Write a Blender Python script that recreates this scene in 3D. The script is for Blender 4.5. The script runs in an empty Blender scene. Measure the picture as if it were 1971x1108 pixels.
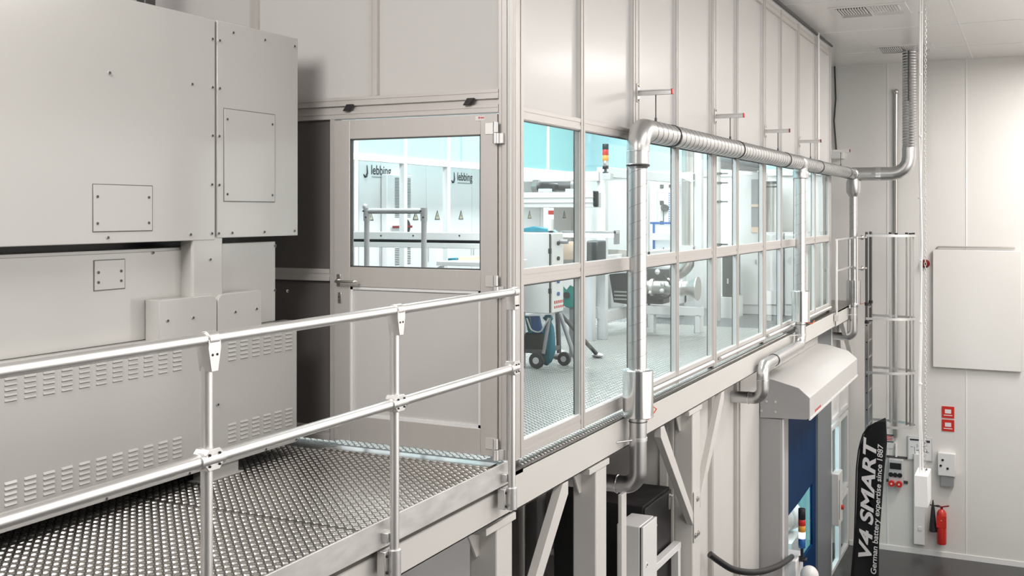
import bpy, math, random
from mathutils import Vector, Matrix
random.seed(7)
S = bpy.context.scene
COL = S.collection
# ------------------------------------------------------------------ camera, light, exposure
FPX, CX, CY, EYE = 2079.0, 985.5, 408.0, 1.55
YAW = math.atan2(1004.5, FPX)
cd = bpy.data.cameras.new('camera'); cam = bpy.data.objects.new('camera', cd); COL.objects.link(cam)
cam.location = (0, 0, EYE); cam.rotation_euler = (math.pi/2, 0, YAW)
cd.sensor_width = 36; cd.lens = FPX/1971*36; cd.shift_y = -(554-CY)/1971; cd.clip_start = .05; cd.clip_end = 200
S.camera = cam
S.view_settings.view_transform = 'Standard'; S.view_settings.look = 'None'
S.view_settings.gamma = 1; S.view_settings.use_curve_mapping = False
S.view_settings.exposure = 0.0
w = bpy.data.worlds.new('world'); S.world = w; w.use_nodes = True
w.node_tree.nodes['Background'].inputs[0].default_value = (1, .97, .95, 1)
w.node_tree.nodes['Background'].inputs[1].default_value = .3
HALL_LIGHT, ROOM_LIGHT = 11.0, 9.0      # unused; the unseen lamps below carry their own strengths
S.cycles.max_bounces = 10; S.cycles.transparent_max_bounces = 24; S.cycles.diffuse_bounces = 5
S.cycles.glossy_bounces = 5; S.cycles.caustics_reflective = False; S.cycles.sample_clamp_indirect = 6

def area(name, loc, rot, sx, sy, power, col):
    l = bpy.data.lights.new(name, 'AREA'); l.shape = 'RECTANGLE'; l.size = sx; l.size_y = sy
    l.energy = power; l.color = col
    o = bpy.data.objects.new(name, l); COL.objects.link(o); o.location = loc; o.rotation_euler = rot
    return o
for k, yy in enumerate((1.5, 7.0, 12.5, 17.3)):
    area('hall_unseen_lamp', (1.3, yy, 4.08), (0, 0, 0), 1.6, 3.0, (150, 150, 170, 340)[k], (1, .965, .935))  # assumed ceiling lights, unseen; the far one boosted for the back wall
area('hall_unseen_lamp', (3.6, 9.5, .8), (0, math.radians(99), 0), 4.0, 12, 250, (1, .965, .94))  # unseen upright area light, added to lift the facade and ceiling
for yy in (-1.8, 1.8):
    area('hall_unseen_lamp', (-3.45, yy, 3.95), (math.radians(40), 0, 0), 1.6, 1.4, 140, (1, .965, .935))  # tilted lights out of view, added to brighten the door wall
for yy in (7.6, 10.4, 13.2, 15.6):
    area('room_unseen_lamp', (-4.7, yy, 3.9), (0, 0, 0), 1.2, 1.4, 125, (.93, .985, 1))
area('room_unseen_lamp', (-7.3, 12.6, 3.95), (0, 0, 0), .5, 7.5, 130, (.96, .99, 1))  # unseen corridor light added to whiten the cabinets behind the far glazing

# ------------------------------------------------------------------ materials
def mat(name, col, metal=0, rough=.5, noise=0, nscale=8, bump=0, coat=0, emit=0, spec=.5, aniso=None, ecol=None):
    m = bpy.data.materials.new(name); m.use_nodes = True
    nt = m.node_tree; N = nt.nodes; L = nt.links; b = N['Principled BSDF']
    b.inputs['Base Color'].default_value = (*col, 1); b.inputs['Metallic'].default_value = metal
    b.inputs['Roughness'].default_value = rough; b.inputs['Coat Weight'].default_value = coat
    b.inputs['Specular IOR Level'].default_value = spec
    b.inputs['Coat Roughness'].default_value = .16
    if emit:
        b.inputs['Emission Color'].default_value = (*(ecol or col), 1); b.inputs['Emission Strength'].default_value = emit
    if noise or bump:
        tc = N.new('ShaderNodeTexCoord'); mp = N.new('ShaderNodeMapping'); L.new(tc.outputs['Object'], mp.inputs[0])
        if aniso: mp.inputs['Scale'].default_value = aniso
        nz = N.new('ShaderNodeTexNoise'); nz.inputs['Scale'].default_value = nscale; nz.inputs['Detail'].default_value = 4
        L.new(mp.outputs[0], nz.inputs['Vector'])
        if noise:
            mx = N.new('ShaderNodeMix'); mx.data_type = 'RGBA'
            mx.inputs[6].default_value = (*[c*(1-noise) for c in col], 1); mx.inputs[7].default_value = (*[min(1, c*(1+noise)) for c in col], 1)
            L.new(nz.outputs['Fac'], mx.inputs[0]); L.new(mx.outputs[2], b.inputs['Base Color'])
            mr = N.new('ShaderNodeMapRange'); mr.inputs[3].default_value = max(0, rough-noise*.6); mr.inputs[4].default_value = min(1, rough+noise*.6)
            L.new(nz.outputs['Fac'], mr.inputs[0]); L.new(mr.outputs[0], b.inputs['Roughness'])
        if bump:
            bp = N.new('ShaderNodeBump'); bp.inputs['Strength'].default_value = bump; bp.inputs['Distance'].default_value = .004
            L.new(nz.outputs['Fac'], bp.inputs['Height']); L.new(bp.outputs[0], b.inputs['Normal'])
    return m
M = dict(
 panel=mat('laminated_panel', (.62, .604, .588), 0, .36, .02, 2, coat=.12),
 alu=mat('anodised_profile', (.61, .583, .558), .35, .42, .03, 30, aniso=(1, 1, .05)),
 alu_light=mat('light_profile', (.86, .86, .86), 0, .42),
 tube=mat('aluminium_tube', (.80, .79, .78), 1, .42, .04, 5),
 cast=mat('cast_fitting', (.74, .73, .72), .9, .42, .1, 30, bump=.3),
 galv=mat('galvanised_sheet', (.68, .677, .675), 1, .31),
 galv_dark=mat('zinc_seam_shade', (.2, .2, .2), .8, .45),  # zinc darkened: crease shade along the lock seam put into the colour
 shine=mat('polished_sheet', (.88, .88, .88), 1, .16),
 beam=mat('cream_paint', (.70, .68, .65), 0, .42, .03, 3, coat=.1),
 cab=mat('pebble_grey_paint', (.53, .52, .50), 0, .2, .02, 2.5, coat=.3),
 cab_d=mat('seam_shadow_gap', (.16, .155, .145), 0, .6),
 steel=mat('brushed_steel', (.62, .60, .57), 1, .3, .06, 20, aniso=(1, 1, .1)),
 toe=mat('water_stained_aluminium', (.70, .685, .67), .45, .42, .22, 14, bump=.1, aniso=(1, .5, 1.5)),
 blk=mat('black_plastic', (.018, .018, .02), 0, .4),
 blk_t=mat('black_fabric', (.012, .012, .013), 0, .8, .2, 20),
 dark=mat('dark_steel', (.12, .12, .12), .7, .45),
 grey=mat('mid_grey', (.33, .33, .34), .1, .4),
 grey_l=mat('light_grey_coat', (.62, .62, .63), .1, .4),
 white=mat('white_coat', (.84, .83, .82), 0, .35, coat=.2),
 ceil=mat('ceiling_sheet', (.80, .78, .76), 0, .3, .02, 1.5, coat=.3),
 wallm=mat('hall_wall_sheet', (.78, .76, .73), 0, .38, .02, 1.2, coat=.15),
 lowwall=mat('hall_lower_wall', (.86, .85, .83), 0, .4, .02, 1.2),
 floor=mat('hall_floor_coating', (.045, .043, .043), 0, .32, .1, 3),
 teal=mat('teal_panel', (.24, .48, .48), 0, .3),
 teal_l=mat('pale_teal_panel', (.46, .70, .74), 0, .3),
 teal_d=mat('teal_fabric', (.01, .20, .27), 0, .45, .25, 12, bump=.6),
 green=mat('green_plastic', (.0, .28, .24), 0, .3, coat=.3),
 red=mat('red_plastic', (.62, .03, .02), 0, .35, coat=.3),
 red_d=mat('dark_red', (.2, .01, .01), 0, .4),
 orange=mat('orange_lens', (.85, .38, .06), 0, .3, coat=.3),
 wire=mat('orange_wire', (.85, .16, .04), 0, .4),
 lens_w=mat('white_lens', (.95, .95, .95), 0, .3, emit=.8),
 blue=mat('blue_film', (.0, .028, .10), 0, .45, spec=.08),
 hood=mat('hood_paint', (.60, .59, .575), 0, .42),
 hood_shade=mat('shaded_hood_side', (.40, .395, .40), 0, .42),  # hood grey darkened: shade on its side put into the colour
 blue_l=mat('blue_lens', (.02, .12, .4), 0, .3, coat=.3),
 slate=mat('slate_coating', (.20, .215, .23), .1, .4),
 peach=mat('peach_board', (.83, .62, .48), 0, .5),
 brownb=mat('brown_board', (.45, .30, .22), 0, .5),
 sticker=mat('white_sticker', (.82, .78, .78), 0, .5),
 ink=mat('printed_ink', (.03, .03, .035), 0, .5),
 redink=mat('red_print', (.55, .03, .02), 0, .5),
 fwhite=mat('flag_print', (.88, .85, .84), 0, .7),
 yel=mat('yellow_sign', (.58, .55, .40), 0, .5),
 led=mat('lamp_diffuser', (1, 1, 1), 0, .5, emit=9, ecol=(.93, .99, 1)),
 paper=mat('paper_print', (.82, .82, .82), 0, .6),
 clear=mat('clear_foil', (.85, .88, .9), 0, .25),
)
M['panel_dark'] = mat('dark_panel', (.13, .12, .115), 0, .3)  # darker panel tone for the wall left of the door
M['void'] = mat('open_dark', (.006, .006, .006), 0, 1, spec=0)
M['lug'] = mat('polished_lug', (.86, .83, .79), 1, .3)
M['plate'] = mat('worn_tread_sheet', (.20, .185, .17), .9, .36, .12, 6)
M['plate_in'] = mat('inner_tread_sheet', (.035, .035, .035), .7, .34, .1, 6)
def glass_mat(name, tint, k=1.0):
    m = bpy.data.materials.new(name); m.use_nodes = True; nt = m.node_tree; N = nt.nodes; L = nt.links
    N.remove(N['Principled BSDF']); out = N['Material Output']
    tr = N.new('ShaderNodeBsdfTransparent'); tr.inputs[0].default_value = (*tint, 1)
    gl = N.new('ShaderNodeBsdfGlossy'); gl.inputs['Roughness'].default_value = .015; gl.inputs[0].default_value = (.9, .98, .98, 1)
    lw = N.new('ShaderNodeLayerWeight'); lw.inputs[0].default_value = .5
    pw = N.new('ShaderNodeMath'); pw.operation = 'POWER'; pw.inputs[1].default_value = 5
    ml = N.new('ShaderNodeMath'); ml.operation = 'MULTIPLY_ADD'; ml.inputs[1].default_value = .9*k; ml.inputs[2].default_value = .035*k
    mx = N.new('ShaderNodeMixShader')
    L.new(lw.outputs['Facing'], pw.inputs[0]); L.new(pw.outputs[0], ml.inputs[0]); L.new(ml.outputs[0], mx.inputs[0])
    L.new(tr.outputs[0], mx.inputs[1]); L.new(gl.outputs[0], mx.inputs[2]); L.new(mx.outputs[0], out.inputs[0])
    return m
M['glass'] = glass_mat('window_glass', (.965, .99, .99), .38)

def checker_mat(name, base, rough, c=.036, bright=(.75, .72, .68)):
    """five-bar tread plate: groups of five short bars, turned by 90 degrees from cell to cell"""
    m = bpy.data.materials.new(name); m.use_nodes = True; nt = m.node_tree; N = nt.nodes; L = nt.links; b = N['Principled BSDF']
    g = N.new('ShaderNodeNewGeometry'); sp = N.new('ShaderNodeSeparateXYZ'); L.new(g.outputs['Position'], sp.inputs[0])
    def mt(op, a, bb=None, cc=None):
        n = N.new('ShaderNodeMath'); n.operation = op
        for i, v in enumerate((a, bb, cc)):
            if v is None: continue
            if isinstance(v, (int, float)): n.inputs[i].default_value = v
            else: L.new(v, n.inputs[i])
        return n.outputs[0]
    u = mt('DIVIDE', mt('ADD', sp.outputs[0], sp.outputs[1]), c*1.41421); v = mt('DIVIDE', mt('SUBTRACT', sp.outputs[1], sp.outputs[0]), c*1.41421)
    fu = mt('FLOOR', u); fv = mt('FLOOR', v)
    par = mt('FLOORED_MODULO', mt('ADD', fu, fv), 2)          # 0 / 1
    a = mt('SUBTRACT', mt('SUBTRACT', u, fu), .5); d = mt('SUBTRACT', mt('SUBTRACT', v, fv), .5)
    # along = par? a : d ; across = par? d : a
    al = mt('MULTIPLY_ADD', mt('SUBTRACT', a, d), par, d); ac = mt('SUBTRACT', mt('ADD', a, d), al)
    st = mt('COSINE', mt('MULTIPLY', ac, 2*math.pi*5/1.0))       # five bars per cell
    env = mt('SUBTRACT', 1.0, mt('POWER', mt('ABSOLUTE', mt('MULTIPLY', al, 2.15)), 2.5))
    env2 = mt('SUBTRACT', 1.0, mt('POWER', mt('ABSOLUTE', mt('MULTIPLY', ac, 2.05)), 8))
    h = mt('MULTIPLY', mt('MAXIMUM', mt('MULTIPLY', mt('MULTIPLY_ADD', st, .5, .5), env), 0), mt('MAXIMUM', env2, 0))
    bp = N.new('ShaderNodeBump'); bp.inputs['Strength'].default_value = 1; bp.inputs['Distance'].default_value = .0022
    L.new(h, bp.inputs['Height']); L.new(bp.outputs[0], b.inputs['Normal'])
    hs = N.new('ShaderNodeMapRange'); hs.inputs[1].default_value = .25; hs.inputs[2].default_value = .65; L.new(h, hs.inputs[0])
    mx = N.new('ShaderNodeMix'); mx.data_type = 'RGBA'; mx.inputs[6].default_value = (*base, 1); mx.inputs[7].default_value = (*bright, 1)
    L.new(hs.outputs[0], mx.inputs[0]); L.new(mx.outputs[2], b.inputs['Base Color'])
    rr = N.new('ShaderNodeMapRange'); rr.inputs[3].default_value = rough; rr.inputs[4].default_value = .24; L.new(hs.outputs[0], rr.inputs[0])
    L.new(rr.outputs[0], b.inputs['Roughness']); b.inputs['Metallic'].default_value = .92
    return m
M['deck'] = checker_mat('five_bar_tread_plate', (.27, .25, .23), .42)
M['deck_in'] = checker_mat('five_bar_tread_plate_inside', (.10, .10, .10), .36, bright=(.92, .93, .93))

# ------------------------------------------------------------------ helpers
sv, cv = math.sin(YAW), math.cos(YAW)
def at(px, py, x=None, y=None, z=None):
    """a point of the photograph on a known plane of the place"""
    u = (px-CX)/FPX; v = -(py-CY)/FPX
    d = (-sv+u*cv, cv+u*sv, v)
    t = x/d[0] if x is not None else (y/d[1] if y is not None else (z-EYE)/d[2])
    return Vector((d[0]*t, d[1]*t, EYE+d[2]*t))
def yat(px, x): return at(px, 408, x=x).y
def xat(px, y): return at(px, 408, y=y).x
def zat(py, x, y):
    return EYE-(py-CY)/FPX*(-sv*x+cv*y)
ORIG = {}
class MB:
    def __init__(s): s.v = []; s.f = []; s.m = []; s.sm = []
    def add(s, vs, fs, mi=0, smooth=False):
        o = len(s.v); s.v += [tuple(p) for p in vs]
        for f in fs: s.f.append([i+o for i in f]); s.m.append(mi); s.sm.append(smooth)
        return s
    def box(s, x0, x1, y0, y1, z0, z1, mi=0):
        x0, x1 = sorted((x0, x1)); y0, y1 = sorted((y0, y1)); z0, z1 = sorted((z0, z1))
        v = [(x, y, z) for z in (z0, z1) for y in (y0, y1) for x in (x0, x1)]
        return s.add(v, [(0, 2, 3, 1), (4, 5, 7, 6), (0, 1, 5, 4), (2, 6, 7, 3), (0, 4, 6, 2), (1, 3, 7, 5)], mi)
    def prism(s, pts, axis, a, b, mi=0):
        """pts: 2D outline in the two other axes, extruded along axis from a to b"""
        def mk(p, t):
            return {'x': (t, p[0], p[1]), 'y': (p[0], t, p[1]), 'z': (p[0], p[1], t)}[axis]
        n = len(pts); v = [mk(p, a) for p in pts]+[mk(p, b) for p in pts]
        return s.add(v, [list(range(n))[::-1], list(range(n, 2*n))]+[(i, (i+1) % n, n+(i+1) % n, n+i) for i in range(n)], mi)
    def tube(s, path, r, n=20, caps=True, mi=0, smooth=True):
        path = [Vector(p) for p in path]; rs = r if isinstance(r, (list, tuple)) else [r]*len(path)
        t0 = (path[1]-path[0]).normalized(); up = Vector((0, 0, 1)) if abs(t0.z) < .9 else Vector((1, 0, 0))
        nrm = (up-t0*up.dot(t0)).normalized(); vs = []
        for i, p in enumerate(path):
            if i == 0: t = t0
            elif i == len(path)-1: t = (path[-1]-path[-2])
            else: t = (path[i+1]-p).normalized()+(p-path[i-1]).normalized()
            if t.length < 1e-6: t = t0
            t = t.normalized(); nrm = (nrm-t*nrm.dot(t)).normalized(); bn = t.cross(nrm)
            for k in range(n):
                a = 2*math.pi*k/n; vs.append(p+(nrm*math.cos(a)+bn*math.sin(a))*rs[i])
        fs = [(i*n+k, i*n+(k+1) % n, (i+1)*n+(k+1) % n, (i+1)*n+k) for i in range(len(path)-1) for k in range(n)]
        s.add(vs, fs, mi, smooth)
        if caps:
            o = len(s.v)-len(vs)
            s.f.append([o+k for k in range(n)][::-1]); s.m.append(mi); s.sm.append(False)
            s.f.append([o+(len(path)-1)*n+k for k in range(n)]); s.m.append(mi); s.sm.append(False)
        return s
    def cyl(s, p0, p1, r, n=20, mi=0, r1=None): return s.tube([p0, p1], [r, r if r1 is None else r1], n, True, mi)
    def ring(s, p0, p1, r, mi=0, n=28): return s.cyl(p0, p1, r, n, mi)
    def helix(s, p0, p1, r, pitch, w=.0035, mi=1, seg=26):
        p0 = Vector(p0); p1 = Vector(p1); ax = (p1-p0); Ln = ax.length; ax.normalize()
        up = Vector((0, 0, 1)) if abs(ax.z) < .9 else Vector((1, 0, 0)); a = (up-ax*up.dot(ax)).normalized(); b = ax.cross(a)
        n = int(Ln/pitch*seg); pts = []
        for i in range(n+1):
            t = i/seg*2*math.pi; c = a*math.cos(t)+b*math.sin(t); q = p0+ax*(i/seg*pitch)
            pts.append((q+c*(r-.002)-ax*w, q+c*(r+w*.8), q+c*(r-.002)+ax*w))
        s.add([p for tr in pts for p in tr], [(i*3+j, i*3+j+1, i*3+j+4, i*3+j+3) for i in range(n) for j in (0, 1)], mi, True)
        return s
    def sphere(s, c, r, n=12, mi=0, sc=(1, 1, 1)):
        vs = []; c = Vector(c)
        for i in range(n+1):
            th = math.pi*i/n
            for k in range(2*n):
                a = math.pi*k/n
                vs.append((c.x+r*sc[0]*math.sin(th)*math.cos(a), c.y+r*sc[1]*math.sin(th)*math.sin(a), c.z+r*sc[2]*math.cos(th)))
        return s.add(vs, [(i*2*n+k, (i+1)*2*n+k, (i+1)*2*n+(k+1) % (2*n), i*2*n+(k+1) % (2*n)) for i in range(n) for k in range(2*n)], mi, True)
    def build(s, name, mats, parent=None, bevel=0, origin=None):
        if parent is not None: origin = ORIG[parent.name]
        org = Vector(origin or (0, 0, 0))
        me = bpy.data.meshes.new(name); me.from_pydata([tuple(Vector(p)-org) for p in s.v], [], s.f)
        for mm in (mats if isinstance(mats, (list, tuple)) else [mats]): me.materials.append(M[mm] if isinstance(mm, str) else mm)
        me.polygons.foreach_set('material_index', s.m); me.polygons.foreach_set('use_smooth', s.sm)
        me.validate(); me.update(); me.set_sharp_from_angle(angle=math.radians(38))
        o = bpy.data.objects.new(name, me); COL.objects.link(o); ORIG[o.name] = org
        if parent is not None: o.parent = parent
        else: o.location = org
        if bevel:
            b = o.modifiers.new('b', 'BEVEL'); b.width = bevel; b.segments = 2; b.limit_method = 'ANGLE'
        return o
def tag(o, label, cat, group=None, kind=None):
    if label: o['label'] = label
    if cat: o['category'] = cat
    if group: o['group'] = group
    if kind: o['kind'] = kind
    return o
def thing(name, loc, label, cat, group=None):
    o = bpy.data.objects.new(name, None); COL.objects.link(o); o.location = loc; o.empty_display_size = .1
    ORIG[o.name] = Vector(loc); return tag(o, label, cat, group)
def struct(name, mb, mats, bevel=0):
    o = mb.build(name, mats, None, bevel); o['kind'] = 'structure'; return o
def structe(name, loc):
    o = bpy.data.objects.new(name, None); COL.objects.link(o); o.location = loc; ORIG[o.name] = Vector(loc); o['kind'] = 'structure'; return o
def inst(src, parent, world):
    """a linked copy of a small child mesh whose own origin is its centre"""
    c = src.copy(); COL.objects.link(c); c.parent = parent; c.location = Vector(world)-ORIG[parent.name]; ORIG[c.name] = Vector(world); return c
def smallpart(name, mb, mats, parent, world):
    """mesh modelled around (0,0,0), placed at world under parent"""
    o = mb.build(name, mats); o.parent = parent; o.location = Vector(world)-ORIG[parent.name]; ORIG[o.name] = Vector(world); return o
def bent(pts, rad, n=9):
    """polyline with rounded corners"""
    pts = [Vector(p) for p in pts]; out = [pts[0]]
    for i in range(1, len(pts)-1):
        a = (pts[i-1]-pts[i]).normalized(); b = (pts[i+1]-pts[i]).normalized(); ang = a.angle(b)
        d = rad/math.tan(ang/2); d = min(d, (pts[i-1]-pts[i]).length*.98, (pts[i+1]-pts[i]).length*.98)
        c = pts[i]+(a+b).normalized()*(d/math.cos(ang/2)); s0 = pts[i]+a*d-c; s1 = pts[i]+b*d-c
        tot = s0.angle(s1); axx = s0.cross(s1).normalized()
        for k in range(n+1): out.append(c+Matrix.Rotation(tot*k/n, 3, axx) @ s0)
    out.append(pts[-1]); return out
def text(name, body, size, loc, rot, m, parent, extrude=.0006, shear=0, bold=0, ax='LEFT', sx=1):
    cu = bpy.data.curves.new(name, 'FONT'); cu.body = body; cu.size = size; cu.extrude = extrude; cu.shear = shear; cu.offset = bold; cu.align_x = ax
    t = bpy.data.objects.new('tmp', cu); COL.objects.link(t)
    dg = bpy.context.evaluated_depsgraph_get(); me = bpy.data.meshes.new_from_object(t.evaluated_get(dg))
    bpy.data.objects.remove(t); me.name = name; me.materials.clear(); me.materials.append(M[m])
    o = bpy.data.objects.new(name, me); COL.objects.link(o); o.parent = parent
    o.location = Vector(loc)-ORIG[parent.name]; o.rotation_euler = rot; o.scale = (sx, 1, 1); ORIG[o.name] = Vector(loc); return o
PI = math.pi
FX = -2.85            # outer face of the glazed facade
DY = 5.95             # face of the door wall
G = -4.45             # hall floor
BY = 20.2             # back wall
CZ = 4.19             # ceiling

# ------------------------------------------------------------------ the hall
struct('floor', MB().box(-3.3, 5, -4, BY+.2, G-.2, G), 'floor')
cl = MB().box(-9.5, 5, -4, BY+.3, CZ, CZ+.15)
ce = structe('ceiling', (0, 8, CZ)); cl.build('ceiling_sheet', 'ceil', ce)
for k, yy in enumerate((2.0, 5.2, 8.4, 11.4, 13.9, 16.35, 18.6)):
    MB().box(-2.9, 5, yy, yy+.012, CZ-.006, CZ+.01).build('ceiling_joint', 'alu_light', ce)
for xx in (-.95, .9):
    MB().box(xx, xx+.012, -4, BY, CZ-.006, CZ+.01).build('ceiling_joint', 'alu_light', ce)
wb = structe('wall_back', (0, BY, G))
MB().box(-9.5, 5, BY, BY+.2, G, CZ).build('wall_sheet', 'wallm', wb)
for xx in (-2.35+.0, -1.06, .1, 1.3): MB().box(xx, xx+.02, BY-.008, BY, G, CZ).build('wall_joint', 'alu_light', wb)
MB().box(-3.0, 5, BY-.015, BY, G, G+.09).build('skirting', 'lowwall', wb)
wr = structe('wall_right', (5, 8, G)); MB().box(5, 5.2, -4, BY, G, CZ).build('wall_sheet', 'wallm', wr)
for k in range(9): MB().box(4.96, 5, -3+k*2.6, -2.85+k*2.6, G, CZ).build('wall_post', 'slate', wr)  # unseen dark posts, added to band the reflections in the metal
wf = structe('wall_front', (0, -4, G)); MB().box(-9.5, 5.2, -4.2, -4, -.2, CZ).build('wall_sheet', 'wallm', wf); MB().box(-9.5, 5.2, -4.2, -4, G, -.2).build('wall_sheet', 'slate', wf)  # unseen lower part darkened to cut bounce light on the columns
MB().box(-1.6, 1.4, -4, -3.96, -1.6, 2.6).build('wall_shutter', 'slate', wf)
# lower wall under the mezzanine
wl = structe('wall_left', (-3.0, 14, G))
WX = -3.0
lowp = [(9.55, 10.95), (11.02, 12.17)]
MB().box(WX-.12, WX-.05, 9.6, 12.17, G, -.24).build('wall_sheet', 'beam', wl)
MB().box(WX-.12, WX, 12.17, 13.1, G, -.24).build('wall_sheet', 'beam', wl)
MB().box(WX-.12, WX, 17.05, 18.27, G, -.24).build('wall_sheet', 'slate', wl)
MB().box(WX-.12, WX, 13.1, 17.05, -.95, -.24).build('wall_sheet', 'beam', wl)
MB().box(-3.75, -3.6, -4, 6.9, G, -.24).build('wall_sheet', 'grey_l', wl)
MB().box(-4.6, -4.5, 6.9, 9.7, G, -.24).build('wall_sheet', 'grey', wl)
MB().box(-4.6, -3.1, 9.62, 9.7, G, -.24).build('wall_sheet', 'beam', wl)
MB().box(-4.6, -3.6, 6.86, 6.9, G, -.24).build('wall_sheet', 'beam', wl)
for yy in (11.0, 12.06, 9.98): MB().box(WX-.06, WX-.01, yy, yy+.07, G, -.24).build('wall_post', 'alu', wl)
for yy in (6.95, 7.35, 8.25, 8.9, 9.3):
    MB().box(-4.5, -4.4, yy, yy+.08, G, -.24).build('wall_post', 'alu', wl)
# room shell behind the glass
RX, RY = -6.9, 17.05
wfar = structe('wall_far', (RX, 11, 0))
for y0, y1, mm in ((5.95, 10.2, 'teal_l'), (10.2, 12.75, 'teal_l'), (12.75, 14.2, 'teal_l'), (14.2, RY, 'teal')):
    MB().box(RX-.05, RX-.02, y0+.03, y1-.03, 2.22, 4.05).build('wall_panel', mm, wfar)
for yy in (5.98, yat(686, RX), yat(781, RX), yat(864, RX), yat(958, RX), 15.6, RY-.03): MB().box(RX-.07, RX, yy-.036, yy+.036, 0, 4.05).build('mullion', 'alu_light', wfar)
MB().box(RX-.07, RX+.005, DY, RY, 2.14, 2.22).build('rail', 'alu_light', wfar)
MB().box(RX-.07, RX+.005, DY, RY, -.0, .1).build('rail', 'alu_light', wfar)
MB().box(RX-1.6, RX-1.5, 5, RY, 0, 4.1).build('outer_panel', 'white', wfar)
we = structe('wall_end', (-4.9, RY, 0))
MB().box(RX, FX-.08, RY, RY+.06, 0, 2.14).build('wall_panel', 'lowwall', we)
MB().box(RX, FX-.08, RY-.02, RY+.06, 2.2, 4.05).build('wall_panel', 'teal_l', we)
MB().box(RX, FX-.08, RY-.03, RY+.06, 2.12, 2.22).build('rail', 'alu_light', we)
for xx in (-6.0, -4.9, -3.9): MB().box(xx-.03, xx+.03, RY-.012, RY, 0, 4.05).build('mullion', 'alu_light', we)
rc = structe('ceiling', (-4.9, 11, 4.05)); MB().box(RX-1.6, FX-.02, DY+.06, RY+.1, 4.08, 4.13).build('ceiling_sheet', 'white', rc)
# mezzanine decks
fl = structe('floor', (-3.5, 3, 0))
MB().box(-6.3, -2.73, -.6, 4.41, -.03, 0).build('tread_plate', 'plate', fl)
MB().box(-6.3, -2.80, 4.414, DY-.0, -.03, .0).box(-2.80, -2.73, 4.414, 5.64, -.03, 0).build('tread_plate', 'plate', fl)

MB().box(-4.0, -2.78, 17.5, 19.6, -.03, 0).build('tread_plate', 'deck', fl)
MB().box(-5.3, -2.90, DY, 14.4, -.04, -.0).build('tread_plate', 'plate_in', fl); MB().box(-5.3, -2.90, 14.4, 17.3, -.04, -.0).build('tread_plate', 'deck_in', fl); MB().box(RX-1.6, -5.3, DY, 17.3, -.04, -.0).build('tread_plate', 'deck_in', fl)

# raised five-bar lugs of the tread plates: one square of lugs, repeated by arrays
A_ = .05
def lug(m, cx, cy, dx, dy, L=.0125, W=.0020, H=.0019):
    nx, ny = -dy, dx; r = []
    for t, w_, h in ((-1, .15, 0), (-.6, .9, .85), (.6, .9, .85), (1, .15, 0)):
        for sx_, hh in ((-1, 0), (-.45, 1), (.45, 1), (1, 0)):
            r.append((cx+dx*L*t+nx*W*w_*sx_*1.25, cy+dy*L*t+ny*W*w_*sx_*1.25, H*h*hh-.0001))
    m.add(r, [(i*4+k, i*4+k+1, i*4+k+5, i*4+k+4) for i in range(3) for k in range(3)], 0, True)
def lug_tile():
    m = MB(); q = math.sqrt(.5)
    for i in range(4):
        for j in range(4):
            for k in range(-2, 3):
                lug(m, (i+.25)*A_-q*k*.0056, (j+.25)*A_+q*k*.0056, q, q)
                lug(m, (i+.75)*A_+q*k*.0060, (j+.25)*A_+q*k*.0060, q, -q) if False else lug(m, (i+.75)*A_+q*k*.0062, (j+.75)*A_+q*k*.0062, -q, q)
    return m
def lugs(x0, x1, y0, y1, mm, par):
    m = lug_tile(); T = 4*A_
    o = m.build('tread_lugs', mm, par); o.location = Vector((x0, y0, .0))-ORIG[par.name]
    o.data.transform(Matrix.Translation(ORIG[par.name]))
    for ax, n in (((1, 0, 0), int((x1-x0)/T)), ((0, 1, 0), int((y1-y0)/T))):
        a = o.modifiers.new('rep', 'ARRAY'); a.count = n; a.use_relative_offset = False; a.use_constant_offset = True
        a.constant_offset_displace = [c*T for c in ax]
    return o
lugs(-4.94, -2.735, .6, 4.41, 'lug', fl)
lugs(-4.94, -2.735, 4.418, 5.63, 'lug', fl)
lugs(-4.94, -2.93, 5.62, 5.825, 'lug', fl)
lugs(-5.3, -2.9, 6.0, 14.4, 'lug', fl)
MB().box(-2.895, -2.795, DY, 17.4, -.002, .001).build('edge_strip', 'plate', fl)
o = lugs(-3.0, -2.795, 6.0, 14.2, 'lug', fl)

# ------------------------------------------------------------------ facade with glazing
HV = [8.19, 10.52, 12.73, 14.78, 17.28]
NV = [7.05, 9.29, 11.46, 13.68, 16.0]
fa = structe('wall_facade', (FX, 11.6, 0))
def post(px0, px1, y0, y1, z0, z1, par, nm='mullion'):
    m = MB(); m.box(px0, px1, y0, y1, z0, z1)
    return m
def profile(y0, y1, z0=.03, z1=4.08, grooves=True):
    m = MB().box(FX-.05, FX-.008, y0, y1, z0, z1, 1).box(FX-.008, FX-.004, y0, y1, z0, z1)  # inner depth in a lighter tone: room light on the sides put into colour
    k = 2 if y1-y0 > .12 else 1; wd = (y1-y0)/k
    for i in range(k):                      # raised webs of the slotted profile
        a = y0+i*wd; m.box(FX-.01, FX, a+.002, a+wd*.36, z0, z1); m.box(FX-.01, FX, a+wd*.64, a+wd-.002, z0, z1)
    return m
profile(DY+.002, DY+.12).build('corner_post', ['alu', 'alu_light'], fa)
for y in HV: profile(y-.08, y+.08).build('mullion', ['alu', 'alu_light'], fa)
for y in NV: profile(y-.04, y+.04).build('mullion', ['alu', 'alu_light'], fa)
allv = sorted([(DY+.06, .06)]+[(y, .08) for y in HV]+[(y, .04) for y in NV])
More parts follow.
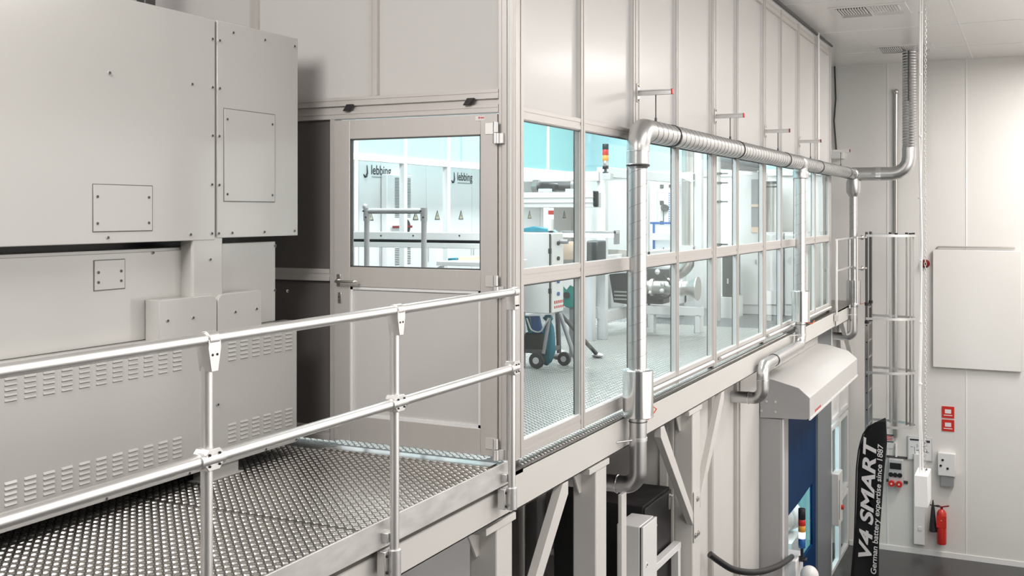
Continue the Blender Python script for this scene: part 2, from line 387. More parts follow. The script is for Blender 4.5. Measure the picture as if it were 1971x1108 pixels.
for i in range(len(allv)-1):
    a = allv[i][0]+allv[i][1]; b = allv[i+1][0]-allv[i+1][1]
    for z0, z1 in ((.035, .135), (1.10, 1.195), (2.125, 2.205), (3.98, 4.07)):
        m = MB().box(FX-.05, FX-.006, a, b, z0, z1); h = z1-z0
        m.box(FX-.01, FX-.002, a, b, z0+.002, z0+h*.36); m.box(FX-.01, FX-.002, a, b, z0+h*.64, z1-.002)
        m.build('rail', 'alu', fa)
    MB().box(FX-.055, FX-.035, a-.01, b+.01, 2.205, 3.98).build('wall_panel', 'panel', fa)
    for z0, z1 in ((.135, 1.10), (1.195, 2.125)):
        k = 1+2*i+(z0 > 1)
        g = MB(); xg0, xg1 = FX-.022, FX-.012; t = .004; g.box(FX-.056, FX-.05, b-.006, b+.004, z0, z1, 1); g.box(FX-.024, FX-.010, a, b, z1-.012, z1-.004, 1)
        g.box(xg0, xg1, a, a+t, z0, z1); g.box(xg0, xg1, b-t, b, z0, z1); g.box(xg0, xg1, a+t, b-t, z0, z0+t); g.box(xg0, xg1, a+t, b-t, z1-t, z1)
        wn = struct('window_%d' % k, g, ['alu_light', 'blk'])
        MB().box(FX-.020, FX-.014, a+t, b-t, z0+t, z1-t).build('glass_pane', 'glass', wn)
for y in HV+[DY+.06]:
    MB().box(FX-.07, FX-.02, y-.03, y+.03, 0, .03).build('levelling_foot', 'dark', fa)
# cable conduit along the sill, and along the facade top
for i, (a, b) in enumerate(((8.3, 10.40), (10.66, 12.62), (12.85, 14.68), (14.9, 17.2))):
    tag(MB().tube([(FX+.018, a, .082), (FX+.018, b, .082)], .016, 12).build('conduit', 'white'),
        ['white conduit along the sill between the first and second vertical duct, nearest stretch', 'white conduit along the sill just right of the long grey hinge-side post, second stretch',
         'white conduit along the sill behind the second vertical duct', 'white conduit along the sill at the far end of the glass facade'][i], 'conduit', 'conduits along the facade sill')
tag(MB().tube([(FX+.02, 11.9, 4.13), (FX+.02, 17.3, 4.13)], .018, 10).build('conduit', 'blk'), 'dark conduit in the gap between the facade top and the ceiling', 'conduit')
tag(MB().tube([(FX+.03, 16.05, 4.15), (FX+.03, 16.05, 2.3)], .02, 10).build('conduit', 'alu_light'), 'thin pale vertical pipe running down the far opaque facade panels', 'pipe')

# ------------------------------------------------------------------ door wall
wd = structe('wall_door', (-4.4, DY, 0))
def prof_y(x0, x1, z0, z1, y=DY, dep=.08, vertical=True):
    m = MB().box(x0, x1, y+.004, y+dep, z0, z1)
    if vertical:
        w_ = x1-x0; m.box(x0+.002, x0+w_*.36, y, y+.006, z0, z1); m.box(x0+w_*.64, x1-.002, y, y+.006, z0, z1)
    else:
        h = z1-z0; m.box(x0, x1, y, y+.006, z0+.002, z0+h*.36); m.box(x0, x1, y, y+.006, z0+h*.64, z1-.002)
    return m
prof_y(-2.968, -2.91, .03, 4.08).build('door_post', 'alu', wd)
prof_y(-2.908, FX-.012, .03, 4.08).build('corner_post', 'alu', wd)
prof_y(-4.222, -4.184, .03, 2.165).build('door_post', 'alu', wd)
prof_y(-8.5, -2.97, 2.165, 2.215, vertical=False).build('rail', 'alu', wd)
prof_y(-8.5, -2.97, 2.25, 2.31, vertical=False).build('rail', 'alu', wd)
MB().box(-8.5, -2.97, DY+.02, DY+.06, 2.215, 2.25).build('rail_recess', 'alu', wd)
prof_y(-8.5, -4.224, 1.09, 1.17, vertical=False).build('rail', 'alu', wd)
prof_y(-8.5, -4.224, .03, .12, vertical=False).build('rail', 'alu', wd)
for xx in (-3.882, -4.861, -5.9, -7.0): prof_y(xx-.032, xx+.032, 2.31, 4.08).build('mullion', 'alu', wd)
for a, b in ((-3.85, -2.97), (-4.83, -3.914), (-5.87, -4.893), (-6.97, -5.93), (-8.5, -7.03)):
    MB().box(a, b, DY+.03, DY+.05, 2.31, 4.08).build('wall_panel', 'panel', wd)
for z0, z1 in ((.12, 1.09), (1.17, 2.165)): MB().box(-8.5, -4.222, DY+.03, DY+.05, z0, z1).build('wall_panel', 'panel_dark', wd)
for px in (675, 907):
    x = xat(px, DY)
    tag(MB().prism([(x-.045, 2.215), (x+.0, 2.215), (x+.03, 2.258), (x-.015, 2.258)], 'y', DY-.03, DY-.002).build('wedge_clip', 'blk', bevel=.002),
        'black slanted clip on the rail above the door, ' + ('left one of two' if px < 700 else 'right one of two, nearer the hinges'), 'clip', 'clips above the door')
# the door
x0, x1 = -4.180, -2.972; Y0, Y1 = DY-.012, DY+.035
d = MB()
d.box(x0, x0+.125, Y0, Y1, .045, 2.155)
d.box(x1-.115, x1, Y0, Y1, .045, 2.155)
d.box(x0+.125, x1-.115, Y0+.002, Y1, 2.03, 2.155); d.box(x0+.125, x1-.115, Y0+.002, Y1, 1.06, 1.19); d.box(x0+.125, x1-.115, Y0+.002, Y1, .045, .21)
door = struct('door_1', d, 'alu', bevel=.003)
ORIG[door.name] = Vector((0, 0, 0))
b = MB(); t = .018
for z0, z1 in ((.21, 1.06),):
    b.box(x0+.125, x0+.125+t, Y0+.008, Y0+.03, z0, z1); b.box(x1-.115-t, x1-.115, Y0+.008, Y0+.03, z0, z1)
    b.box(x0+.125, x1-.115, Y0+.008, Y0+.03, z0, z0+t); b.box(x0+.125, x1-.115, Y0+.008, Y0+.03, z1-t, z1)
b.build('beading', 'alu_light', door)
MB().box(x0+.14, x1-.13, Y0+.02, Y0+.03, .22, 1.05).build('door_panel', 'panel', door)
g = MB(); z0, z1 = 1.19, 2.03; t = .008
g.box(x0+.125, x0+.125+t, Y0+.006, Y0+.03, z0, z1); g.box(x1-.115-t, x1-.115, Y0+.006, Y0+.03, z0, z1)
g.box(x0+.125, x1-.115, Y0+.006, Y0+.03, z0, z0+t); g.box(x0+.125, x1-.115, Y0+.006, Y0+.03, z1-t, z1)
g.build('gasket', 'dark', door)
MB().box(x0+.133, x1-.123, Y0+.018, Y0+.024, z0+t, z1-t).build('glass_pane', 'glass', door)
for z in (2.04, 1.10, .10):
    h = MB().cyl((-2.970, Y0-.022, z-.002), (-2.970, Y0-.022, z+.062), .017, 16); h.cyl((-2.968, Y0-.022, z-.07), (-2.968, Y0-.022, z-.006), .020, 16)
    h.box(-3.05, -2.972, Y0-.006, Y0, z-.01, z+.06); h.box(-2.966, -2.925, Y0-.01, DY, z-.068, z-.006)
    h.build('hinge', 'tube', door, bevel=.001)
hn = MB().prism([(-4.139-.016+.032*(i in (1, 2)), 1.10+(-.04 if i < 2 else .04)) for i in range(4)], 'y', Y0-.008, Y0)
hn.tube(bent([(-4.139, Y0, 1.095), (-4.139, Y0-.05, 1.095), (-3.985, Y0-.05, 1.095), (-3.975, Y0-.035, 1.095)], .016, 6), .0095, 12)
hn.cyl((-4.139, Y0-.008, 1.095), (-4.139, Y0-.03, 1.095), .014)
hn.build('door_handle', 'steel', door, bevel=.004)
k = MB().prism([(-4.132-.014+.028*(i in (1, 2)), .985+(-.036 if i < 2 else .036)) for i in range(4)], 'y', Y0-.008, Y0)
k.cyl((-4.132, Y0-.012, .99), (-4.132, Y0, .99), .009, 14, 1); k.box(-4.136, -4.128, Y0-.012, Y0, .965, .985, 1)
k.build('keyhole_plate', ['steel', 'dark'], door, bevel=.003)
sk = MB().box(xat(915, Y0), xat(932, Y0), Y0-.002, Y0, 2.115, 2.145).build('sticker', 'sticker', door)
text('lettering', 'item', .022, (xat(921, Y0), Y0-.0025, 2.128), (PI/2, 0, 0), 'redink', sk, bold=.0006)
sk2 = None
MB().box(x0-.01, x1, DY-.13, DY-.015, .0, .008).build('leak_light_strip', 'shine', door)  # bright strip added for the light leaking under the door

# ------------------------------------------------------------------ machine cabinet at left
QX = -4.25
cb = thing('machine_cabinet', (QX-.5, 3.2, 0), 'tall pebble-grey machine cabinet with louvred base, left of the glazed door', 'cabinet')
body = MB().box(QX-1.1, QX-.022, .4, 5.63, 1.41, 2.655); body.box(QX-1.1, QX-.1, .4, 5.52, .84, 1.35); body.box(QX-1.1, QX-.022, .4, 5.625, .10, .845)
body.box(QX-1.0, QX-.3, .5, 5.4, 1.35, 1.41, 1); body.box(QX-.9, QX-.35, .6, 5.3, .0, .10, 1)
body.build('body', ['cab', 'blk'], cb)
def sheet(y0, y1, z0, z1, name, x=QX, th=.02, mm='cab', bev=.004):
    return MB().box(x-th, x, y0, y1, z0, z1).build(name, mm, cb, bevel=bev)
sheet(.4, 2.3, 1.39, 2.66, 'panel'); up1 = sheet(2.31, 4.862, 1.39, 2.66, 'panel'); up2 = sheet(4.88, 5.64, 1.40, 2.66, 'panel')
lo = sheet(.4, 5.63, .085, .85, 'base_panel')
MB().box(QX-.1, QX+.012, .4, 5.625, .848, .858).build('ledge', 'cab', cb, bevel=.003)
MB().box(QX-.006, QX+.004, .4, 5.632, .083, .14).build('hem', 'cab', cb, bevel=.002)
m1 = sheet(.4, 4.70, .86, 1.335, 'recessed_panel', QX-.085); m2 = sheet(4.95, 5.52, .86, 1.365, 'recessed_panel', QX-.085)
MB().box(QX-.1, QX-.004, 4.68, 4.935, .86, 1.41).build('pillar', 'cab', cb, bevel=.012)
def rounded(y0, y1, z0, z1, which, r=.05):
    p = [(y0, z0), (y1, z0)]
    a = [(y1-r+r*math.cos(t*PI/12), z1-r+r*math.sin(t*PI/12)) for t in range(7)] if which == 'r' else [(y1, z1)]
    c = [(y0+r-r*math.cos(PI/2-t*PI/12), z1-r+r*math.sin(PI/2-t*PI/12)) for t in range(7)] if which == 'l' else [(y0, z1)]
    return p+a+c
MB().prism(rounded(4.40, 4.853, .852, 1.075, 'r'), 'x', QX-.08, QX+.02).build('cover_box', 'cab', cb, bevel=.003)
MB().prism(rounded(4.862, 5.255, .852, 1.075, 'l'), 'x', QX-.08, QX+.02).build('cover_box', 'cab', cb, bevel=.003)
def hatch(pa, pb, x=QX, nm='hatch_plate'):
    A = at(*pa, x=x); B = at(*pb, x=x); y0, y1, zt, zb = A.y, B.y, A.z, B.z
    MB().box(x-.001, x+.0022, y0-.0045, y1+.0045, zb-.0045, zt+.0045).build('hatch_gap', 'cab_d', cb)
    MB().box(x, x+.0045, y0, y1, zb, zt).build(nm, 'cab', cb, bevel=.0015)
    return [(y0+.025, zt-.02*3), (y1-.025, zt-.06), (y0+.025, zb+.04), (y1-.025, zb+.04)]
scr = []
scr += [(QX, y, z) for y, z in hatch((431, 209), (528, 388))]
scr += [(QX, y, z) for y, z in hatch((179, 355), (292, 443))]
scr += [(QX-.085, y, z) for y, z in hatch((181, 502), (239, 554), QX-.085)]
for p in ((408, 75), (408, 168), (408, 261), (407, 355), (407, 449), (422, 78), (422, 170), (421, 262), (421, 356), (420, 449), (448, 63), (509, 77), (566, 89), (566, 444), (508, 446), (446, 448), (366, 451), (207, 457), (210, 140), (369, 162)):
    q = at(*p, x=QX); scr.append((QX, q.y, q.z))
for p in ((405, 499),): q = at(*p, x=QX); scr.append((QX-.004, q.y, q.z))
for p in ((322, 617), (371, 611), (452, 600), (493, 594)): q = at(*p, x=QX+.02); scr.append((QX+.02, q.y, q.z))
for p in ((294, 486), (294, 582), (529, 473), (528, 558), (553, 560)): q = at(*p, x=QX-.085); scr.append((QX-.085, q.y, q.z))
for p in ((418, 778), (203, 959), (363, 910), (510, 864), (568, 845), (418, 886)): q = at(*p, x=QX); scr.append((QX+.003, q.y, q.z))
s0 = None
for p in scr:
    if p[1] < .4: continue
    p = (p[0]+.004, p[1], p[2])
    if s0 is None:
        s0 = smallpart('screw', MB().cyl((-.004, 0, 0), (.001, 0, 0), .010, 14, 1).cyl((0, 0, 0), (.004, 0, 0), .0075, 10).cyl((.003, 0, 0), (.0046, 0, 0), .003, 6, 2), ['dark', 'cab', 'blk'], cb, p)
    else: inst(s0, cb, p)
lv = MB()
for k in range(5):
    z = (k-2)*.0245
    lv.add([(0, -.034, z+.006), (0, .034, z+.006), (.006, .031, z-.006), (.006, -.031, z-.006), (0, -.034, z-.007), (0, .034, z-.007)],
           [(0, 3, 2, 1), (0, 4, 3), (1, 2, 5)], 0)
    lv.box(.0, .0008, -.033, .033, z-.0105, z-.006, 1)
l0 = None
ys = [4.555-i*.1075 for i in range(14)]; yr = [5.545-i*.1075 for i in range(6)]
for y in ys+yr:
    if y < .8: continue
    for z in (.735, .255):
        p = (QX+(.0 if z > .2 else .004), y, z)
        if l0 is None: l0 = smallpart('louvre_vent', lv, ['cab', 'cab_d'], cb, p)
        else: inst(l0, cb, p)
MB().box(QX-.10, QX-.02, 4.79, 5.09, .0, .085).box(QX-.12, QX+.0, 4.77, 5.11, 0, .012).build('foot', 'cab', cb, bevel=.003)
MB().box(QX-.10, QX-.02, 1.2, 1.5, .0, .085).build('foot', 'cab', cb, bevel=.003)
tag(MB().box(xat(272, 5.5), xat(290, 5.5), 5.45, 5.55, 2.0, 3.3).build('cable_duct', 'dark', bevel=.01), 'dark upright cable duct showing above the grey cabinet', 'cable duct')

# ------------------------------------------------------------------ guard railing
PX = -2.64
gr = thing('guard_railing', (PX, 4, 0), 'silver tube guard railing along the near platform edge in front of the door', 'railing')
MB().tube([(PX, -.3, 1.10), (PX, 5.46, 1.10)], .0225, 24).build('top_rail', 'tube', gr)
MB().tube([(PX, -.3, .673), (PX, 5.44, .673)], .0225, 24).build('mid_rail', 'tube', gr)
pys = [.5, 1.745, 2.99, 4.245, 5.485]
for i, y in enumerate(pys):
    MB().tube([(PX-.012, y, -.11), (PX-.012, y, 1.075)], .0215, 24).build('post', 'tube', gr)
    # base socket on the beam
    s = MB().cyl((PX-.012, y, -.125), (PX-.012, y, .0), .030, 20); s.box(PX-.075, PX-.03, y-.052, y+.052, -.12, -.005)
    for zz in (-.1, -.025):
        for dy in (-.042, .042): s.cyl((PX-.032, y+dy, zz), (PX-.022, y+dy, zz), .008, 8, 1)
    s.build('base_socket', ['cast', 'blk'], gr, bevel=.003)
    # clamp at top
    last = i == 4
    c = MB().cyl((PX, y-.026, 1.10), (PX, y+.026, 1.10), .0285, 20)
    if last: c.sphere((PX, y+.0, 1.10), .0285, 8); c.box(PX-.034, PX+.02, y-.024, y+.026, 1.0, 1.085)
    else: c.prism([(y-.034, 1.07), (y-.018, .985), (y+.018, .985), (y+.034, 1.07), (y+.03, 1.10), (y-.03, 1.10)], 'x', PX-.03, PX+.026)
    for dy in (-.012, .012): c.cyl((PX+.02, y+dy, 1.045-.02*last), (PX+.029, y+dy, 1.045-.02*last), .005, 8, 1)
    c.build('top_clamp', ['cast', 'blk'], gr, bevel=.004)
    c = MB().cyl((PX, y-.062, .673), (PX, y+(.03 if last else .062), .673), .0285, 20)
    c.prism([(y-.045, .655), (y-.028, .635), (y+.028, .635), (y+.045, .655), (y+.045, .695), (y+.028, .712), (y-.028, .712), (y-.045, .695)], 'x', PX-.036, PX+.024)
    for dy in (-.026, .026):
        for dz in (-.02, .02): c.cyl((PX+.02, y+dy*(.6 if last else 1), .673+dz), (PX+.03, y+dy*(.6 if last else 1), .673+dz), .005, 8, 1)
    c.build('mid_clamp', ['cast', 'blk'], gr, bevel=.004)
    for dy in (0,):
        MB().box(PX-.078, PX-.03, y-.03, y+.03, .03, .075).build('toe_board_bracket', 'cast', gr, bevel=.003)
MB().box(-2.715, -2.705, -.3, 5.60, .008, .128).box(-2.735, -2.705, -.3, 5.60, -.0, .012).build('toe_board', 'toe', gr, bevel=.002)

# ------------------------------------------------------------------ steel edge beams and columns
def chan(x, y0, y1, z0, z1, nm, label):
    m = MB().box(x-.012, x, y0, y1, z0, z1); m.box(x-.09, x, y0, y1, z1-.012, z1); m.box(x-.09, x, y0, y1, z0, z0+.012)
    return tag(m.build(nm, 'beam', bevel=.003), label, 'beam')
chan(-2.745, -.6, 5.66, -.20, -.003, 'edge_beam', 'cream steel edge beam carrying the near platform and its railing sockets')
chan(-2.80, 5.67, 17.4, -.24, -.004, 'edge_beam', 'long cream steel edge beam under the glass facade')
chan(-2.78, 17.41, 19.6, -.24, -.004, 'edge_beam', 'short cream steel edge beam at the far platform end by the ladder')
def column(y0, y1, lab, near=False, braces=(), gusset=True):
    c = thing('steel_column', (-2.89, (y0+y1)/2, G), lab, 'column', 'steel columns under the mezzanine')
    zt = -.285
    m = MB().box(-2.815, -2.803, y0, y1, G, zt); m.box(-2.985, -2.973, y0, y1, G, zt); m.box(-2.975, -2.812, (y0+y1)/2-.006, (y0+y1)/2+.006, G, zt)
    MB().box(-2.985, -2.803, y0, y1, G, zt).build('shaft', 'beam', c, bevel=.012)
    MB().box(-2.99, -2.79, y0-.16, y1+.02, zt, zt+.042).build('cap_plate', 'beam', c, bevel=.002)
    if gusset:
        MB().prism([(y0-.15, zt), (y0-.0, zt), (y0-.0, zt-.17), (y0-.035, zt-.17)], 'x', -2.93, -2.918).build('gusset', 'beam', c)
    for sgn, L_ in braces:
        ya = y1 if sgn > 0 else y0; yb = ya+sgn*L_
        m = MB().prism([(ya, -.24-L_*1.0), (ya, -.24-L_*1.0-.12), (yb, -.33), (yb, -.245), (yb-sgn*.09, -.245)][:5], 'x', -2.86, -2.80)
        m.build('diagonal_brace', 'beam', c, bevel=.003)
        if sgn < 0 and near:
            m = MB().box(-2.80, -2.792, y0+.0, y0+.17, -.24-L_-.28, -.24-L_+.18)
            m.build('joint_plate', 'beam', c, bevel=.002)
            for dy, dz in ((.10, .1), (.03, -.22), (.12, -.22)):
                MB().cyl((-2.79, y0+dy, -.24-L_+dz), (-2.775, y0+dy, -.24-L_+dz), .017, 6).cyl((-2.795, y0+dy, -.24-L_+dz), (-2.788, y0+dy, -.24-L_+dz), .026, 14).build('bolt', 'steel', c)
    return c
column(3.2, 3.42, 'cream steel column under the near platform, furthest left and mostly below the frame')
column(5.60, 5.81, 'cream steel column under the corner by the end of the guard railing', braces=((1, .85),))
column(7.18, 7.39, 'cream steel column just left of the first vertical duct')
column(9.60, 9.84, 'cream steel column with a bolted diagonal brace on each side', near=True, braces=((-1, .95), (1, .85)))
tag(MB().prism([(18.2, -.245), (18.9, -.245), (19.5, -.95), (19.35, -1.0)], 'x', -2.87, -2.80).build('diagonal_brace', 'beam', bevel=.003), 'slanted steel brace under the far platform end, left of the ladder', 'brace')

# ------------------------------------------------------------------ ducts
DX, HZ, HR, NR = -2.70, 2.18, .086, .066
y1, y2, y3 = yat(1228, DX), yat(1541, DX), yat(1643, DX)
hd = thing('header_duct', (DX, 13, HZ), 'large galvanised spiral header duct running level along the whole facade', 'duct')
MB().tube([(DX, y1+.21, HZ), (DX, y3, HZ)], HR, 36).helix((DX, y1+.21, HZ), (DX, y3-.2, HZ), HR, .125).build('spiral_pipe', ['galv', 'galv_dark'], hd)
el = bent([(DX, y1+.22, HZ), (DX, y1, HZ), (DX, y1, HZ-.17)], .155, 12)
MB().tube(el, HR+.003, 36).build('elbow', 'galv', hd)
MB().tube([(DX, y1, HZ-.16), (DX, y1, HZ-.165), (DX, y1, HZ-.265), (DX, y1, HZ-.275), (DX, y1, HZ-.30)], [HR+.004, HR-.004, HR-.004, HR+.004, NR+.004], 32).build('reducer', ['galv'], hd)
MB().ring((DX, y1, HZ-.27), (DX, y1, HZ-.285), HR+.004).build('clamp_ring', 'blk', hd)
MB().tube([(DX, y1, HZ-.165), (DX, y1, HZ-.17)], HR+.006, 32).build('bead', 'shine', hd)
for y in (8.62, 10.55+.25, 12.9+.2, 15.35, 17.9):
    MB().cyl((DX, y-.008, HZ), (DX, y+.008, HZ), HR+.006, 36).build('clamp_ring', 'blk', hd)
for yy in (y2,):
    MB().tube([(DX, yy-.17, HZ), (DX, yy-.16, HZ), (DX, yy+.16, HZ), (DX, yy+.17, HZ)], [HR+.002, HR+.008, HR+.008, HR+.002], 32).cyl((DX, yy, HZ), (DX, yy, HZ-.12), HR, 28).tube([(DX, yy, HZ-.11), (DX, yy, HZ-.115), (DX, yy, HZ-.19), (DX, yy, HZ-.2)], [HR+.01, HR+.012, HR+.012, NR+.008], 28).build('tee_piece', 'galv', hd)
MB().tube([(DX, y3-.2, HZ), (DX, y3-.19, HZ), (DX, y3+.1, HZ)], [HR, HR+.012, HR+.012], 32).cyl((DX, y3, HZ), (DX, y3, HZ-.14), .105, 28).tube([(DX, y3, HZ-.12), (DX, y3, HZ-.30), (DX, y3, HZ-.37)], [.118, .118, NR+.008], 28).cyl((DX-.02, y3, HZ), (DX+.36, y3, HZ), .112, 32).build('tee_piece', 'galv', hd)
UX = xat(1750, y3)
pth = bent([(DX+.3, y3, HZ-.0), (UX, y3, HZ), (UX, y3, HZ+.42)], .26, 4)
MB().tube(pth, .112, 32, smooth=False).build('segmented_elbow', 'galv', hd)
MB().tube([(DX+.36, y3, HZ), (DX+.44, y3, HZ)], .118, 32).build('bead', 'shine', hd)
z0 = HZ+.38; n = 72; MB().tube([(UX, y3, z0+(CZ-.01-z0)*i/n) for i in range(n+1)], [.100+.012*(i % 2) for i in range(n+1)], 28, mi=0).build('flexible_riser', 'galv', hd)
MB().box(UX-.012, UX+.012, y3-.135, y3-.105, 3.35, 4.19).build('strap', 'dark', hd)

def drop(y, sz0, sz1, label, route):
    o = thing('drop_duct', (DX, y, 0), label, 'duct', 'vertical drop ducts')
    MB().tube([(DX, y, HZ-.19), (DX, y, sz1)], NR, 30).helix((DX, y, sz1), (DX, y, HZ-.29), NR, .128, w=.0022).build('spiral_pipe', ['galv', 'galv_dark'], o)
    MB().tube([(DX, y, sz1+.012), (DX, y, sz1+.004), (DX, y, sz1), (DX, y, sz0), (DX, y, sz0-.004)], [NR+.01, .110, .116, .116, .112], 40).build('silencer', 'shine', o)
    MB().tube([(DX, y, sz1-.0), (DX, y, sz1-.008)], .119, 40).tube([(DX, y, sz0+.008), (DX, y, sz0)], .119, 40).build('silencer_rim', 'shine', o)
    MB().tube([(DX, y, sz0+.01), (DX, y, sz0-.03)], NR+.005, 30).build('collar', 'blk', o) if False else None
    pp = bent(route, .115, 10)
    MB().tube([(DX, y, sz0)]+pp, NR, 30).build('lower_pipe', 'galv', o)
    MB().tube([(DX, y, sz0-.035), (DX, y, sz0-.042)], NR+.005, 30).build('collar', 'dark', o)
    zc = sz0-.17
    MB().tube([(DX, y, zc+.012), (DX, y, zc-.012)], NR+.005, 30).tube([(DX-.02, y-.08, zc), (DX-.1, y-.2, zc)], .006, 8).build('pipe_clamp', 'tube', o)
    return o
d1 = drop(y1, .005, .355, 'near vertical spiral duct with a polished silencer, standing before the glass', [(DX, y1, -.1), (DX, y1, zat(935, DX, y1)), (-3.3, y1, zat(935, DX, y1))])
zo = zat(935, DX, y1)
MB().ring((-2.87, y1, zo), (-2.862, y1, zo), NR+.006).build('bead', 'shine', d1)
z2a = zat(560, DX, y2); z2b = zat(618, DX, y2); ye = yat(1468, DX)
d2 = drop(y2, z2b, z2a, 'middle vertical spiral duct that bends back over the grey hood', [(DX, y2, z2b-.05), (DX, y2, -.155), (DX, ye, -.155), (DX, ye, zat(767, DX, ye)), (-3.06, ye, zat(767, DX, ye))])
MB().ring((DX, ye+.55, -.155), (DX, ye+.57, -.155), NR+.006).build('clamp_ring', 'blk', d2)
MB().ring((DX, ye, -.30), (DX, ye, -.31), NR+.005).ring((-2.86, ye, zat(767, DX, ye)), (-2.852, ye, zat(767, DX, ye)), NR+.005).build('bead', 'shine', d2)
z3a = zat(539, DX, y3); z3b = zat(585, DX, y3); zo3 = zat(648, DX, y3)
d3 = drop(y3, z3b, z3a, 'far vertical spiral duct beside the caged ladder', [(DX, y3, z3b-.05), (DX, y3, zo3), (-3.3, y3, zo3)])
MB().tube([(DX+.0, y1+.0, .0), (DX+.05, y1+.09, -.03), (DX+.08, y1+.16, .02), (DX+.05, y1+.15, .08)][:3]+[(DX+.09, y1+.17, .04), (DX+.07, y1+.12, .07)], .005, 8).build('signal_wire', 'wire', d1)
MB().tube(bent([(DX+.05, y2+.03, z2b-.01), (DX+.13, y2+.12, z2b-.04), (DX+.14, y2+.2, z2b+.0)], .03, 4), .005, 8).build('signal_wire', 'wire', d2)
MB().tube(bent([(DX+.05, y3+.03, z3b), (DX+.13, y3+.15, z3b-.0), (DX+.17, y3+.3, z3b+.03)], .03, 4), .005, 8).build('signal_wire', 'wire', d3)
# brackets
bl = ['nearest bracket arm, over the header duct elbow', 'second bracket arm from the near duct elbow', 'third bracket arm from the near duct elbow, middle of the five', 'fourth bracket arm, just left of the thin vertical pipe', 'fifth bracket arm, furthest, by the small white wall box']
for i, (px, pe, py) in enumerate(((1232, 1305, 188), (1376, 1436, 226), (1473, 1526, 254), (1546, 1590, 273), (1603, 1640, 289))):
    y = HV[i] + .02; zb = 2.50
    if i == 4: y = 17.33
    o = thing('duct_bracket', (FX, y, zb), 'galvanised ' + bl[i], 'bracket', 'cantilever brackets holding the header duct')
    MB().box(FX, FX+.008, y-.03, y+.03, zb-.075, zb+.075).cyl((FX+.008, y, zb+.058), (FX+.018, y, zb+.058), .012, 6).cyl((FX+.008, y, zb-.058), (FX+.018, y, zb-.058), .012, 6).build('wall_plate', 'steel', o, bevel=.003)
    m = MB().box(FX+.008, FX+.28, y-.02, y+.02, zb+.012, zb+.021); m.box(FX+.008, FX+.28, y-.02, y+.02, zb-.021, zb-.012); m.box(FX+.008, FX+.28, y-.006, y+.02, zb-.02, zb+.02)
    m.build('arm', 'galv', o, bevel=.001)
    MB().box(FX+.28, FX+.292, y-.021, y+.021, zb-.022, zb+.022).build('end_cap', 'red' if i < 2 else 'red_d', o, bevel=.003)
    MB().tube([(DX, y, zb-.01), (DX, y, HZ+HR)], .005, 8).cyl((DX, y, HZ+HR), (DX, y, HZ+HR+.03), .010, 8).build('threaded_rod', 'dark', o)

# ------------------------------------------------------------------ hood (air curtain)
hx = -2.99; f1 = -2.40; y0h, y1h = 13.1, 16.95
prof = [(hx, -.94), (hx, -.46), (-2.84, -.47), (-2.53, -.55), (f1, -.66), (f1, -.90), (-2.44, -.92)]
hood = thing('door_air_curtain', (-2.7, 15, -.94), 'large grey chamfered air-curtain hood over the lower doorway', 'hood')
MB().prism(prof, 'y', y0h+.012, y1h-.012).build('housing', 'hood', hood, bevel=.004)
for ya, yb in ((y0h, y0h+.011), (y1h-.011, y1h)): MB().prism(prof, 'y', ya, yb).build('side_plate', 'hood_shade', hood, bevel=.002)
MB().box(f1-.01, f1+.008, y0h, y1h, -.925, -.90).build('front_lip', 'white', hood)
for p in ((1476, 772), (1493, 773), (1466, 790), (1493, 792)):
    q = at(*p, y=y0h); MB().cyl((q.x, y0h-.008, q.z), (q.x, y0h+.002, q.z), .016, 12).build('bolt', 'tube', hood)
m = MB()
for k in range(6): m.box(f1, f1+.002, y0h+.35+.07*k, y0h+.395+.07*k, -.885, -.855)
m.build('print_marks', 'redink', hood)
# door jamb under the hood
jm = tag(MB().box(-3.12, -2.74, y0h+.02, y0h+.45, G, -.945).build('door_pillar', 'hood_shade', bevel=.006), 'tall mid-grey upright pillar under the near end of the hood', 'pillar')  # pillar shares the darkened hood-side tone
tag(MB().box(-2.738, -2.715, y0h+.04, y0h+.075, G, -.945).build('edge_strip', 'white', bevel=.003), 'thin white edge strip on the grey pillar beside the blue door', 'trim')
# blue door
bdx = -3.05
P_ = [at(*p, x=bdx) for p in ((1500, 1010), (1536, 965), (1561, 929), (1562, 1047), (1536, 1083), (1500, 1108))]
poly = [(p.y, p.z) for p in P_]
bd = structe('door_2', (bdx, 15.6, G))
ya, yb, zt = 13.72, 17.03, -.95
def slab(pts, nm, mm): MB().prism(pts, 'x', bdx-.02, bdx+.02).build(nm, mm, bd)
slab([(ya, zt), (ya, poly[0][1]), poly[0], poly[1], poly[2], (poly[2][0], zt)], 'door_leaf', 'blue')
slab([(poly[2][0], zt), poly[2], poly[3], (poly[3][0], G), (yb, G), (yb, zt)], 'door_leaf', 'blue')
slab([(ya, G), (ya, poly[5][1]), poly[5], poly[4], poly[3], (poly[3][0], G)][::-1], 'door_leaf', 'blue')
slab([(ya, poly[0][1]), (ya, poly[5][1]), poly[5], poly[0]][::-1], 'door_leaf', 'blue')
MB().prism(poly[::-1], 'x', bdx-.004, bdx+.004).build('glass_pane', 'glass', bd)
